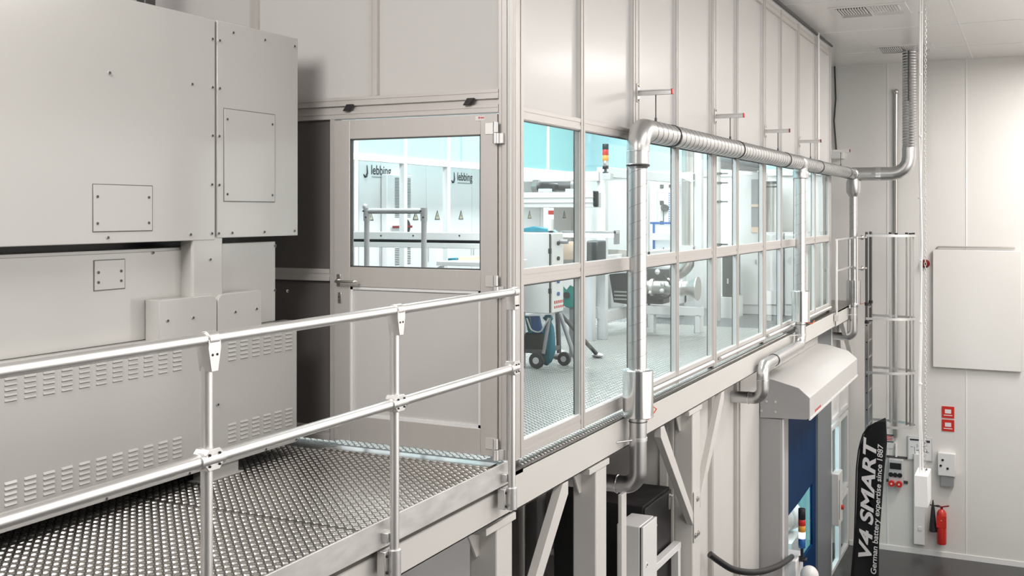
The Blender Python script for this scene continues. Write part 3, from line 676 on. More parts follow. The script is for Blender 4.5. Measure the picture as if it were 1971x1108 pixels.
# room behind the blue door
wi = structe('wall_interior', (-5.2, 15, G))
MB().box(-5.3, -5.2, 12.5, 19.6, G, -.26).build('wall_sheet', 'teal_l', wi); MB().box(-5.2, -3.12, 19.0, 19.1, G, -.26).build('wall_sheet', 'teal', wi); MB().box(-5.2, -3.12, 12.5, 12.6, G, -.26).build('wall_sheet', 'white', wi)
struct('floor', MB().box(-5.3, -3.1, 12.4, 19.6, G-.1, G), 'white')
struct('ceiling', MB().box(-5.3, -3.02, 12.4, 19.6, -.26, -.2), 'white')
area('room_unseen_lamp', (-4.2, 15.8, -.4), (0, 0, 0), 1.4, 3.5, 160, (.8, .97, 1))
rb = thing('pipe_fan', (-3.6, 16.6, -2.9), 'pale ribbed blower drum seen through the blue door cut-out', 'blower')
MB().cyl((-3.55, 15.9, -3.0), (-3.3, 16.5, -3.0), .22, 26).build('drum', 'white', rb, bevel=.02)
MB().cyl((-3.52, 15.97, -3.0), (-3.50, 16.02, -3.0), .232, 26).cyl((-3.40, 16.26, -3.0), (-3.38, 16.31, -3.0), .232, 26).build('rib', 'grey_l', rb)
MB().box(-3.75, -3.15, 15.8, 16.7, G, -3.24).build('stand', 'white', rb)
# far windows in lower wall
k = 0
for ya, yb in ((18.32, 19.15), (19.2, 20.1)):
    for z0, z1, gl in ((-1.95, -.27, 0), (-3.35, -2.0, 1), (G, -3.4, 1)):
        fr = MB(); t = .07
        fr.box(-3.07, -3.0, ya, ya+t, z0, z1); fr.box(-3.07, -3.0, yb-t, yb, z0, z1); fr.box(-3.07, -3.0, ya+t, yb-t, z0, z0+t); fr.box(-3.07, -3.0, ya+t, yb-t, z1-t, z1)
        wn = struct('window_%d' % (31+k), fr, 'alu_light', bevel=.003); k += 1
        MB().box(-3.045, -3.035, ya+t, yb-t, z0+t, z1-t).build('glass_pane' if gl else 'panel', 'glass' if gl else 'lowwall', wn)

# ------------------------------------------------------------------ things on the lower machine level
eb = thing('switch_box', (-2.95, 8.4, -1.7), 'white electrical switch box with keyed door, low behind the first duct', 'switch box')
ya = 8.36; yb = 8.72; xf = xat(1236, 8.36); xb = xat(1187, 8.36); zt = zat(1014, xf, ya)
MB().box(xb, xf-.02, ya, yb, zt-.62, zt).build('housing', 'white', eb, bevel=.008)
MB().box(xf-.014, xf+.008, ya+.004, yb, zt-.62, zt-.004).build('door', 'white', eb, bevel=.004)
MB().box(xf-.021, xf-.013, ya+.002, yb-.01, zt-.6, zt-.01).build('gasket', 'blk', eb)
MB().cyl((xf+.008, ya+.09, zt-.33), (xf+.014, ya+.09, zt-.33), .022, 16).cyl((xf+.012, ya+.09, zt-.33), (xf+.017, ya+.09, zt-.33), .008, 8, 1).build('lock', ['white', 'blk'], eb)
rk = thing('server_rack', (-3.3, 9.1, -1.8), 'black steel rack cabinet with chrome latches behind the white switch box', 'rack')
ya = 8.80; yb = 9.55; xf = -2.99; zt = zat(975, xf, ya)
MB().box(xf-.85, xf-.02, ya, yb, zt-1.1, zt).build('housing', 'blk_t', rk, bevel=.006)
MB().box(xf-.018, xf, ya+.01, yb-.01, zt-1.1, zt-.02).build('door', 'blk', rk, bevel=.004)
for yy, zz in ((ya+.18, zt-.25), (yb-.1, zt-.1)):
    MB().box(xf, xf+.018, yy-.014, yy+.014, zz-.08, zz+.06).box(xf+.01, xf+.035, yy-.01, yy+.05, zz+.03, zz+.05).build('latch', 'tube', rk, bevel=.003)
MB().box(xf, xf+.01, ya+.17, ya+.19, zt-.95, zt-.33).build('latch_bar', 'steel', rk)
sf = thing('steel_frame', (-2.9, 9.2, -1.8), 'white square-tube support frame under the black rack', 'frame')
zt2 = zat(1062, -2.92, 9.2)
MB().box(-2.97, -2.90, 8.0, 9.55, zt2-.06, zt2).build('cross_bar', 'white', sf, bevel=.004)
MB().box(-2.97, -2.90, 9.47, 9.54, G, zt2-.06).build('leg', 'white', sf, bevel=.004)
MB().box(-3.9, -2.97, 8.85, 8.92, zt2-.06, zt2).build('cross_bar', 'white', sf, bevel=.004)
tag(MB().box(-2.79, -2.76, yat(1197, -2.76), yat(1206, -2.76), -2.3, zo-.03).build('flat_post', 'beam', bevel=.003), 'thin cream post standing in front of the white switch box', 'post')
HP = [at(1366, 1066, x=-2.96), at(1385, 1080, x=-2.88), at(1410, 1095, x=-2.78), at(1440, 1101, x=-2.68), at(1468, 1099, x=-2.63), at(1495, 1090, x=-2.62), at(1512, 1080, x=-2.64), at(1524, 1071, y=13.89)]
def smooth_path(P, n=6):
    Q_ = [P[0]]+P+[P[-1]]; out = []
    for i in range(1, len(Q_)-2):
        for k in range(n):
            t = k/n; a, b, c, d = Q_[i-1:i+3]
            out.append(.5*((2*b)+(c-a)*t+(2*a-5*b+4*c-d)*t*t+(3*b-a-3*c+d)*t**3))
    return out+[P[-1]]
tag(MB().tube(smooth_path(HP), .034, 16).build('hose', 'blk'),
    'thick black hose sagging from the lower wall to the white pedestal', 'hose')
# pipes seen in the niche
nb = thing('pipe_rack', (-4.1, 8.2, -1), 'row of vertical steel pipes in the dark niche below the facade', 'pipes')
for i, (yy, mm) in enumerate(((7.5, 'steel'), (7.72, 'dark'), (8.05, 'steel'), (8.35, 'white'), (8.7, 'steel'), (9.0, 'grey_l'), (9.2, 'steel'))):
    MB().cyl((-4.15+.05*(i % 3), yy, -2.6), (-4.15+.05*(i % 3), yy, -.26), .035+.01*(i % 2), 14).build('pipe', mm, nb)
# pedestal with stack light
pd = thing('machine_pedestal', (-2.75, 14.0, G), 'white machine pedestal with brown front plate, below the hood', 'pedestal')
xa, xb_ = xat(1492, 13.9), xat(1533, 13.9); ztp = zat(1078, -2.75, 13.9)
MB().box(xa, xb_, 13.9, 14.35, G, ztp).build('housing', 'white', pd, bevel=.015)
MB().box(xat(1507, 13.9), xat(1528, 13.9), 13.89, 13.9, ztp-1.0, ztp-.22).build('front_plate', 'brownb', pd, bevel=.01)
MB().sphere((xat(1558, 13.8), 13.8, zat(1106, -2.6, 13.8)), .115, 14, sc=(1, 1, 1.1)).cyl((xat(1558, 13.8), 13.8, G), (xat(1558, 13.8), 13.8, zat(1106, -2.6, 13.8)), .115, 28).build('cap', 'white', pd)
def stack(name, x, y, zb, zt, r, cols, label, pole=.0):
    o = thing(name, (x, y, zb), label, 'signal light', 'signal tower lights')
    MB().cyl((x, y, zb), (x, y, zb+pole), r*.42, 14).cyl((x, y, zb), (x, y, zb+.015), r*.9, 18).build('pole', 'blk', o)
    hgt = (zt-zb-pole)/sum(c[1] for c in cols); z = zb+pole
    for c, f in cols:
        MB().tube([(x, y, z), (x, y, z+.004), (x, y, z+hgt*f-.004), (x, y, z+hgt*f)], [r*.93, r, r, r*.93], 24).build('lens' if c != 'blk' else 'cap', c, o); z += hgt*f
    return o
xs = xat(1543.5, 14.1)
stack('signal_tower', xs, 14.1, zat(1073, xs, 14.1), zat(978, xs, 14.1), .045, (('blue_l', 1.2), ('lens_w', .85), ('orange', .8), ('red', .8), ('blk', 1.4)), 'signal tower with blue, white, amber and red segments, low in front of the blue door', pole=.13)
MB().box(xs-.1, xs+.06, 14.05, 14.15, zat(1073, xs, 14.1)-.04, zat(1073, xs, 14.1)).build('bracket', 'blk', pd, bevel=.01)
sb = thing('wall_switch_box', (-2.95, 18.6, -3.2), 'white switch box with red knob beside the far lower windows', 'switch box')
MB().box(-3.0, -2.88, 18.28, 18.68, -3.6, -2.75).build('housing', 'white', sb, bevel=.01)
MB().box(-2.88, -2.875, 18.31, 18.33, -3.5, -2.85).build('gasket', 'blk', sb)
MB().cyl((-2.88, 18.55, -3.35), (-2.84, 18.55, -3.35), .04, 14).build('knob', 'red', sb)

# ------------------------------------------------------------------ ladder and end railing
lx = -2.5; la, lb = 18.72, 19.2
ld = thing('caged_ladder', (lx, 18.95, G), 'aluminium caged access ladder at the far end of the platform', 'ladder')
for y in (la, lb):
    s = MB().box(lx-.03, lx+.03, y-.012, y+.012, G, .05)
    for i in range(16):
        s.cyl((lx+.0, y-.0125, G+.2+.28*i), (lx+.0, y-.0145, G+.2+.28*i), .012, 8, 1)
    s.build('stile', ['steel', 'blk'], ld, bevel=.002)
    MB().tube([(lx+.0, y, -.25), (lx+.0, y, 1.22)], .024, 14).build('grab_rail', 'dark', ld)
    MB().cyl((lx, y, -.0), (lx, y, .05), .034, 14).cyl((lx, y, -.3), (lx, y, -.25), .034, 14).build('clamp', 'blk', ld)
for i in range(16): MB().cyl((lx, la, G+.2+.28*i), (lx, lb, G+.2+.28*i), .014, 12).build('rung', 'steel', ld)
hz = [zat(453, lx, 18.7), zat(612, lx, 18.7), zat(715, lx, 18.7), zat(818, lx, 18.7)]
yc = (la+lb)/2
def hoop(z, w=.04):
    pts = []; n = 22
    for i in range(n+1):
        a = -PI/2+PI*i/n; pts.append((lx+.05+.70*max(0, math.cos(a))**.8, yc+.34*math.sin(a)))
    pts = [(lx, pts[0][1])]+pts+[(lx, pts[-1][1])]; v = []; f = []
    for i, (x, y) in enumerate(pts):
        dx = (x-lx)*.985; dy = (y-yc)*.975
        v += [(x, y, z-w/2), (x, y, z+w/2), (lx+dx, yc+dy, z+w/2), (lx+dx, yc+dy, z-w/2)]
    for i in range(len(pts)-1):
        for k in range(4): f.append((i*4+k, i*4+(k+1) % 4, i*4+4+(k+1) % 4, i*4+4+k))
    return MB().add(v, f).build('hoop', 'tube', ld)
for z in hz: hoop(z)
zb_ = hz[-1]
for i, t in enumerate((-.62, -.25, .12, .45, .8)):
    a = t*PI/2; x = lx+.05+.66*max(0, math.cos(a))**.8; y = yc+.32*math.sin(a)
    MB().box(x-.014, x+.014, y-.02, y+.02, zb_-.03, hz[0]+.02).build('cage_bar', 'steel' if i % 2 else 'tube', ld)
    MB().box(x-.022, x+.022, y-.03, y+.03, hz[0]+.02, hz[0]+.045).build('bar_cap', 'blk', ld)
er = thing('guard_railing', (-2.75, 18, 0), 'short grey tube railing at the far platform end by the ladder', 'railing')
ea = yat(1610, -2.76); eb_ = 18.6
for y in (ea, eb_): MB().tube([(-2.76, y, -.05), (-2.76, y, zat(462, -2.76, ea))], .022, 14).build('post', 'tube', er)
for z in (zat(462, -2.76, ea), zat(522, -2.76, ea)): MB().tube([(-2.76, ea, z), (-2.76, eb_, z)], .021, 14).build('rail', 'tube', er)
for y, z in ((18.45, 1.13), (18.45, .62)):
    MB().tube([(-2.62, y, z), (-2.5, 18.72, z)], .02, 10).sphere((-2.56, 18.6, z), .04, 8).build('swivel_joint', 'steel', er)
MB().box(-2.79, -2.74, ea-.04, ea+.04, -.14, -.04).build('base_socket', 'cast', er, bevel=.003)
MB().tube([(-2.62, 18.45, 1.15), (-2.62, 18.45, .05)], .018, 12).build('post', 'tube', er)

# ------------------------------------------------------------------ ceiling vents
for i, (pa, pb, pc) in enumerate((((1598, 12), (1735, 6), (1744, 22)), ((1683, 88), (1785, 80), (1790, 92)))):
    A = at(*pa, z=CZ); B = at(*pb, z=CZ)
    xa, xb_ = A.x, B.x; ya = A.y+.15; yb = ya+.75
    o = thing('ceiling_vent', ((xa+xb_)/2, ya, CZ), ['nearer ceiling air grille, half dark and half pale slots', 'further ceiling air grille, right above the flexible riser'][i], 'vent', 'ceiling air grilles')
    MB().box(xa-.05, xb_+.05, ya-.05, yb+.05, CZ-.012, CZ).build('frame', 'ceil', o, bevel=.003)
    xm = (xa+xb_)/2
    MB().box(xa+.03, xm-.02, ya+.03, yb-.03, CZ-.014, CZ-.011).build('opening', 'void', o)
    MB().box(xm+.02, xb_-.03, ya+.03, yb-.03, CZ-.014, CZ-.011).build('opening', 'grey_l', o)
    for a, b in ((xa+.03, xm-.02), (xm+.02, xb_-.03)):
        m = MB()
        for k in range(11):
            x = a+(b-a)*(k+.5)/11; m.box(x-.009, x+.009, ya+.03, ya+.42, CZ-.03, CZ-.012)
        for k in range(4): m.box(a, b, ya+.48+.06*k, ya+.487+.06*k, CZ-.026, CZ-.012)
        m.build('louvre', 'ceil', o)

# ------------------------------------------------------------------ things on the back wall
def bw(px, py, off=0): return at(px, py, y=BY-off)
a = bw(1725, 177); b_ = bw(1725, 840)
tag(MB().tube([(a.x, BY-.04, a.z), (a.x, BY-.04, b_.z)], .03, 12).sphere((a.x, BY-.04, a.z), .05, 8).build('conduit', 'steel'), 'long grey vertical conduit on the back wall behind the ladder cage', 'conduit')
a = bw(1607, 120); b_ = bw(1609, 290)
tag(MB().tube([(a.x, BY-.03, CZ), (a.x+.02, BY-.03, 3.6), (a.x-.01, BY-.03, 3.2), (a.x+.03, BY-.03, b_.z)], .014, 8).build('cable', 'blk'), 'dark loose cable hanging down the back wall beside the facade top', 'cable')
q = bw(1609, 298, .15)
wbx = thing('wall_box', (q.x, BY-.1, q.z), 'small white box under the hanging cable on the back wall', 'junction box')
MB().box(q.x-.13, q.x+.13, BY-.12, BY, q.z-.07, q.z+.08).build('housing', 'white', wbx, bevel=.01)
MB().box(q.x-.1, q.x+.1, BY-.13, BY-.12, q.z-.05, q.z+.02).build('cover', 'lowwall', wbx)
q = bw(1781, 507)
al = thing('alarm_bell', (q.x, BY, q.z), 'dark red round alarm sounder on the back wall behind the chain', 'alarm')
MB().tube([(q.x, BY, q.z), (q.x, BY-.05, q.z), (q.x, BY-.09, q.z)], [.075, .075, .05], 24).build('dome', 'red_d', al)
MB().cyl((q.x, BY-.09, q.z), (q.x, BY-.1, q.z), .02, 12).build('hub', 'blk', al)
# tall white panel at right on the back wall
a = bw(1796, 480); b_ = bw(1796, 705)
pn = thing('radiator_panel', (a.x, BY, b_.z), 'tall flat white panel heater high on the back wall at the right', 'panel heater')
MB().box(a.x, a.x+1.4, BY-.08, BY-.03, b_.z, a.z).build('panel', 'wallm', pn, bevel=.01)
MB().tube(bent([(a.x+.06, BY-.02, a.z-.1), (a.x+.06, BY-.05, a.z+.05), (a.x+1.3, BY-.05, a.z+.05)], .04, 4), .015, 8).build('pipe', 'steel', pn)
# socket box
a = bw(1712, 880); b_ = bw(1742, 930)
so = thing('socket_box', (a.x, BY, b_.z), 'white power socket box with two red industrial sockets on the back wall', 'socket box')
MB().box(a.x, b_.x-.02, BY-.12, BY-.02, b_.z, a.z).build('housing', 'grey_l', so, bevel=.01)
MB().box(a.x-.05, b_.x+.05, BY-.02, BY-.005, a.z, a.z+.04).box(a.x-.05, b_.x+.05, BY-.02, BY-.005, b_.z, b_.z+.05).build('mounting_rail', 'dark', so)
wdt = b_.x-a.x
MB().box(a.x+.02, b_.x-.05, BY-.135, BY-.12, a.z-.17, a.z-.06).build('breaker_cover', 'blk', so, bevel=.01)
for f in (.15, .42, .72): MB().cyl((a.x+wdt*f, BY-.14, a.z-.27), (a.x+wdt*f, BY-.12, a.z-.27), .04, 16).build('socket', 'blk', so)
for f in (.2, .68): MB().cyl((a.x+wdt*f, BY-.18, a.z-.42), (a.x+wdt*f, BY-.12, a.z-.42), .055, 18).cyl((a.x+wdt*f, BY-.185, a.z-.42), (a.x+wdt*f, BY-.18, a.z-.42), .016, 12, 1).build('red_socket', ['red', 'sticker'], so)
MB().tube([(bw(1725, 840).x, BY-.03, b_.z+.7), (bw(1725, 840).x, BY-.03, a.z+.03)], .02, 10).build('cable', 'lowwall', so)
# plan board
a = bw(1747, 838); b_ = bw(1795, 888)
pl = thing('plan_board', (a.x, BY, b_.z), 'framed floor-plan notice with dark linework on the back wall', 'notice board')
MB().box(a.x, b_.x, BY-.03, BY-.005, b_.z, a.z).build('frame', 'grey_l', pl, bevel=.004)
MB().box(a.x+.02, b_.x-.02, BY-.034, BY-.03, b_.z+.02, a.z-.02).build('sheet', 'paper', pl)
m = MB(); random.seed(3)
W_, H_ = b_.x-a.x, a.z-b_.z
m.box(a.x+.04, a.x+W_*.62, BY-.036, BY-.034, a.z-.07, a.z-.04); m.box(a.x+W_*.75, b_.x-.04, BY-.036, BY-.034, a.z-.09, a.z-.05)
for k in range(34):
    x = a.x+.05+random.random()*(W_-.14); z = b_.z+.05+random.random()*(H_-.2)
    if k % 2: m.box(x, x+.04, BY-.036, BY-.034, z, z+.006)
    else: m.box(x, x+.006, BY-.036, BY-.034, z, z+.07)
m.build('linework', 'ink', pl)
# small notices
a = bw(1706, 836); b_ = bw(1720, 850)
nt = thing('wall_notice', (a.x, BY, b_.z), 'small white notice with two dark bars and reddish text, right of the flag', 'notice')
MB().box(a.x-.1, b_.x, BY-.01, BY, b_.z-.12, a.z+.01).build('sheet', 'paper', nt)
MB().box(a.x-.1, b_.x, BY-.013, BY-.01, a.z-.01, a.z+.01).box(a.x-.1, b_.x, BY-.013, BY-.01, b_.z-.01, b_.z+.008).build('bar', 'ink', nt)
m = MB(); [m.box(a.x-.08, b_.x-.02, BY-.013, BY-.01, b_.z+.025+.03*k, b_.z+.04+.03*k) for k in range(3)]; m.build('text_lines', 'redink', nt)
a = bw(1813, 781)
for i, z in enumerate((a.z, a.z-.23)):
    s = thing('fire_sign', (a.x, BY, z), ['red square fire sign, upper of two on the back wall', 'red square fire sign, lower of two on the back wall'][i], 'sign', 'red fire signs')
    MB().box(a.x, a.x+.2, BY-.012, BY, z-.2, z).build('plate', 'red', s)
    MB().box(a.x+.05, a.x+.15, BY-.014, BY-.012, z-.12, z-.05).box(a.x+.03, a.x+.17, BY-.014, BY-.012, z-.16, z-.145).build('symbol', 'sticker', s)
# control box at right edge
a = bw(1806, 868); b_ = bw(1840, 915)
cbx = thing('control_box', (a.x, BY, b_.z), 'small grey-white control box above the extinguisher at the right edge', 'control box')
MB().box(a.x, b_.x, BY-.12, BY, b_.z, a.z).build('housing', 'white', cbx, bevel=.01)
for dx, dz in ((.08, .12), (.05, .22), (.16, .26)): MB().cyl((a.x+dx, BY-.13, a.z-dz), (a.x+dx, BY-.12, a.z-dz), .02, 12).build('button', 'blk', cbx)
MB().box(a.x+.05, b_.x-.03, BY-.1, BY-.02, b_.z-.18, b_.z).build('cable_outlet', 'grey', cbx)
# trunk with switch under hanging box
a = bw(1760, 970); b_ = bw(1781, 1046)
tr = thing('wall_trunking', (a.x, BY, b_.z), 'white wall trunking with a small switch, under the hanging box', 'trunking')
MB().box(a.x, b_.x, BY-.1, BY, b_.z, a.z+.9).build('cover', 'white', tr, bevel=.005)
MB().box(a.x+.07, b_.x-.05, BY-.11, BY-.1, bw(1768, 1013).z-.04, bw(1768, 1013).z+.03).build('switch', 'sticker', tr, bevel=.004)
# extinguisher
q = bw(1812, 1000, .2); yq = BY-.14
fe = thing('fire_extinguisher', (q.x, yq, q.z-.3), 'red fire extinguisher with black horn on the back wall', 'fire extinguisher')
zt, zb2 = bw(1812, 975).z, bw(1812, 1042).z
MB().tube([(q.x, yq, zb2), (q.x, yq, zb2+.02), (q.x, yq, zt-.07), (q.x, yq, zt-.03), (q.x, yq, zt)], [.07, .078, .078, .06, .022], 26).build('cylinder', 'red', fe)
MB().box(q.x-.08, q.x+.08, yq-.0785, yq-.076, zb2+.30, zb2+.5).tube([(q.x, yq, zb2+.26), (q.x, yq, zb2+.48)], .0788, 26).build('label_band', 'red', fe)
for k in range(5): MB().tube([(q.x, yq, zb2+.28+.035*k), (q.x, yq, zb2+.29+.035*k)], .0795, 26).build('print_line', 'sticker', fe) if k in (4,) else None
MB().cyl((q.x, yq, zt), (q.x, yq, zt+.04), .02, 12).tube([(q.x-.03, yq-.02, zt+.03), (q.x+.12, yq-.02, zt+.07)], .012, 8).build('valve', 'red_d', fe)
hxn = bw(1797, 990).x
MB().tube([(hxn, yq, zb2+.2), (hxn, yq, zt+.0), (hxn, yq, zt+.05), (hxn, yq, zt+.14)], [.065, .03, .02, .008], 16).tube([(hxn-.05, yq, zt+.05), (hxn+.1, yq, zt+.03)], .01, 8).build('horn', 'blk', fe)
MB().tube(bent([(hxn, yq, zt+.04), (q.x-.05, yq-.02, zt+.06), (q.x, yq, zt+.03)], .03, 4), .01, 8).build('hose', 'blk', fe)

# hanging power box on chain and cable
hy = 12.9
hb = thing('hanging_power_box', (xat(1778, hy), hy, -2), 'white power distribution box hanging from the ceiling on cable and chain', 'power box')
xa, xb_ = xat(1760, hy), xat(1786, hy); zt = zat(914, xa, hy); zb2 = zat(975, xa, hy)
MB().box(xa, xb_, hy, hy+.42, zb2, zt).build('housing', 'white', hb, bevel=.006)
xm = xat(1771, hy+.1)
MB().tube([(xm, hy+.12, zt), (xm-.01, hy+.12, -.5), (xm+.0, hy+.13, .2), (xm+.015, hy+.12, 1.2), (xm-.01, hy+.12, 2.4), (xm-.0, hy+.12, CZ)], .012, 10).tube([(xm+.03, hy+.12, zt), (xm+.0, hy+.12, -.5), (xm+.015, hy+.13, .2), (xm-.005, hy+.12, 1.2), (xm+.015, hy+.12, 2.4), (xm+.02, hy+.12, CZ)], .008, 8).build('cable', 'white', hb)
for k in range(7): MB().cyl((xm, hy+.12, -.4+.7*k), (xm, hy+.12, -.385+.7*k), .022, 10).build('cable_tie', 'sticker', hb)
m = MB(); z = zt; k = 0; xc = xat(1781, hy+.2); yc_ = hy+.2
def link_pts(z, ax):
    r = .011; pts = []
    for i in range(10):
        a_ = 2*PI*i/10; u = r*math.cos(a_); v = r*math.sin(a_)+(.011 if math.sin(a_) > 0 else -.011)
        pts.append((xc+(u if ax else 0), yc_+(0 if ax else u), z+v))
    return pts+[pts[0]]
while z < CZ:
    m.tube(link_pts(z+.02, k % 2), .0032, 5, caps=False); z += .034; k += 1
m.build('chain', 'steel', hb)['kind'] = 'stuff'
for f in (.3, .7): MB().cyl((xa+(xb_-xa)*f, hy+.3, zt), (xa+(xb_-xa)*f, hy+.3, zt+.02), .012, 8).build('screw_eye', 'dark', hb)

# ------------------------------------------------------------------ feather flag
fy = 17.8
fg = thing('feather_flag', (xat(1672, fy), fy, G), 'black feather flag with white lettering, standing on the hall floor', 'flag')
left = [(1640, 1110), (1646, 1040), (1648, 980), (1650, 900), (1655, 860), (1663, 835), (1675, 818), (1690, 808), (1706, 805)]
right = [(1706, 805), (1708, 850), (1702, 910), (1697, 980), (1693, 1040), (1692, 1110)]
def lerp(L, t):
    for i in range(len(L)-1):
        if L[i][1] <= t <= L[i+1][1] or L[i][1] >= t >= L[i+1][1]:
            u = (t-L[i][1])/((L[i+1][1]-L[i][1]) or 1); return L[i][0]+(L[i+1][0]-L[i][0])*u
    return L[-1][0]
def fdy(px, py): return .03*math.sin((px-1640)/14.)+.02*math.sin(py/45.)
v = []; nR, nC = 44, 10
for i in range(nR+1):
    py = 805+305*i/nR; l = lerp(left, py); r = lerp(right, py)
    for j in range(nC+1):
        px = l+(r-l)*j/nC; q = at(px, py, y=fy); v.append((q.x, fy+fdy(px, py), q.z))
# continue down to near the floor
base = v[-(nC+1):]
zbot = G+.12
for i in range(1, 9):
    for p in base: v.append((p[0], p[1], p[2]+(zbot-base[0][2])*i/8))
rows = nR+8; f = [(i*(nC+1)+j, i*(nC+1)+j+1, (i+1)*(nC+1)+j+1, (i+1)*(nC+1)+j) for i in range(rows) for j in range(nC)]
cloth = MB().add(v, f, 0, True).build('cloth', 'blk_t', fg)
sd = cloth.modifiers.new('s', 'SOLIDIFY'); sd.thickness = .004; sd.offset = -1
pp = [at(lerp(left, 805+305*i/20), 805+305*i/20, y=fy) for i in range(21)]
MB().tube([(p.x-.012, fy, p.z) for p in pp]+[(pp[-1].x-.012, fy, G+.02)], .012, 10).build('pole', 'blk', fg)
MB().cyl((pp[-1].x, fy, G), (pp[-1].x, fy, G+.03), .28, 28).build('base', 'dark', fg)
def flagtext(nm, body, pa, pb, size, shear, bold, sx=1):
    A = at(*pa, y=fy-.05); B = at(*pb, y=fy-.05); d = B-A; ang = math.atan2(d.z, d.x)
    o = text(nm, body, size, (A.x, fy-.056, A.z), (0, 0, 0), 'fwhite', fg, shear=shear, bold=bold)
    wdt = max(v_.co.x for v_ in o.data.vertices); s = d.length/wdt
    o.rotation_euler = (PI/2, -ang, 0); o.scale = (s, 1, 1)
    return o
flagtext('lettering', 'V4 SMART', (1676, 1082), (1687, 843), .27, .25, .008)
flagtext('lettering', 'German battery expertise since 1887', (1686, 1106), (1700, 855), .115, .1, .0015)

# ------------------------------------------------------------------ inside the glazed room
#ROOM_START
def bxz(px0, px1, py0, py1, y, dy, nm, mm, par, bev=.003):
    """box facing -Y whose front face spans the given pixels on plane y"""
    a = at(px0, 408, y=y); b = at(px1, 408, y=y); xm_ = (a.x+b.x)/2; a.z = zat(py0, xm_, y); b.z = zat(py1, xm_, y)
    return MB().box(a.x, b.x, y, y+dy, max(0, b.z) if py1 < 560 or py1 >= 586 else b.z, a.z).build(nm, mm, par, bevel=bev)
def byz(px0, px1, py0, py1, x, dx, nm, mm, par, bev=.003):
    """box facing +X whose front face spans the given pixels on plane x (heights taken at the near end)"""
    ya, yb = yat(px0, x), yat(px1, x)
    return MB().box(x-dx, x, ya, yb, zat(py1, x, ya), zat(py0, x, ya)).build(nm, mm, par, bevel=bev)
# switch cabinets behind the far glazing
LX = -7.7
edges = [655, 733, 776, 820, 864, 907, 955, 1000, 1045, 1090]
cabs = [(600, 688, None), (690, 775, (697, 330)), (777, 862, None), (864, 950, (867, 342)), (952, 1040, None), (1042, 1100, None)]
words = ['leftmost white switch cabinet seen through the door window, at its very edge', 'white switch cabinet with lettering in the left part of the door window', 'white switch cabinet with red and black handle, middle of the door window',
         'white switch cabinet with lettering at the right of the door window', 'white switch cabinet behind the door frame post, between door window and facade', 'white switch cabinet seen through the first facade bay, furthest right of the row']
for i, (pa, pb, lg) in enumerate(cabs):
    ya, yb = yat(pa, LX), yat(pb, LX)
    o = thing('switch_cabinet', (LX-.2, (ya+yb)/2, 0), words[i], 'switch cabinet', 'white switch cabinets behind the far glazing')
    MB().box(LX-.3, LX-.02, ya+.01, yb-.01, .0, 2.4).build('housing', 'white', o, bevel=.006)
    ym = (ya+yb)/2
    for a, b in ((ya+.015, ym-.006), (ym+.006, yb-.015)):
        dd = MB().box(LX-.02, LX, a, b, .06, 2.38).build('door', 'white', o, bevel=.004)
        yc = (a+b)/2; zc = 1.50; dd_s = .8
        s = MB().prism([(yc-.075, zc-.06), (yc+.075, zc-.06), (yc, zc+.08)], 'x', LX, LX+.003).build('warning_sign', 'ink', dd)
        MB().prism([(yc-.052, zc-.048), (yc+.052, zc-.048), (yc, zc+.05)], 'x', LX+.003, LX+.005).build('sign_face', 'yel', dd)
        MB().prism([(yc-.008, zc-.035), (yc+.014, zc+.0), (yc-.004, zc-.0), (yc+.006, zc+.03), (yc-.016, zc-.008), (yc+.002, zc-.008)], 'x', LX+.005, LX+.006).build('flash_symbol', 'ink', dd)
        MB().tube([(LX+.012, b-.03 if a < ym-.1 else a+.03, .85), (LX+.012, b-.03 if a < ym-.1 else a+.03, 1.15)], .008, 8).build('door_handle', 'grey_l', dd)
    if lg:
        q = at(*lg, x=LX)
        ld_ = text('lettering', 'lebbing', .17, (LX+.002, q.y+.20, zat(lg[1]+4, LX, q.y)), (PI/2, 0, PI/2), 'ink', o, bold=.002)
        lx0 = LX+.001; zc = zat(lg[1]+2, LX, q.y); yc = q.y+.09
        m = MB(); m.tube([(lx0, yc+.02, zc+.1), (lx0, yc+.025, zc+.0), (lx0, yc+.0, zc-.045), (lx0, yc-.03, zc-.05), (lx0, yc-.06, zc-.02)], [.006, .014, .018, .016, .006], 8)
        m.build('emblem', 'ink', o)
        zz_ = zat(lg[1]+9, LX, q.y); MB().box(LX, LX+.002, q.y+.22, q.y+.62, zz_-.008, zz_+.008).build('print_line', 'grey', o)
for (pa, pb, tx) in ((742, 790, 0),):
    ya, yb = yat(765, LX+.1), yat(773, LX+.1)
    lv_ = thing('vent_column', (LX+.05, ya, 1.5), 'tall slotted ventilation column with red and black rotary handle between the white switch cabinets', 'vent column')
    ya, yb = yat(745, LX+.1), yat(792, LX+.1)
    MB().box(LX+.01, LX+.1, ya, yb, 0, zat(335, LX+.1, ya)).build('housing', 'white', lv_, bevel=.01)
    m = MB(); ys0, ys1 = yat(760, LX+.1), yat(790, LX+.1); zt0, zt1 = zat(342, LX+.1, ys0), zat(420, LX+.1, ys0)
    for k in range(26):
        z = zt0+(zt1-zt0)*k/26; m.box(LX+.1, LX+.104, ys0, ys1, z-.008, z)
    for k in range(10):
        z = zat(478, LX+.1, ys0)+(zat(512, LX+.1, ys0)-zat(478, LX+.1, ys0))*k/10; m.box(LX+.1, LX+.104, ys0, ys1, z-.01, z)
    m.build('slots', 'dark', lv_)
    yh = yat(779, LX+.1); zh = zat(436, LX+.1, yh)
    MB().cyl((LX+.1, yh, zh), (LX+.13, yh, zh), .10, 18).build('handle_rose', 'blk', lv_)
    MB().box(LX+.13, LX+.15, yh-.36, yh+.12, zh-.016, zh+.016).build('handle', 'red_d', lv_, bevel=.004)
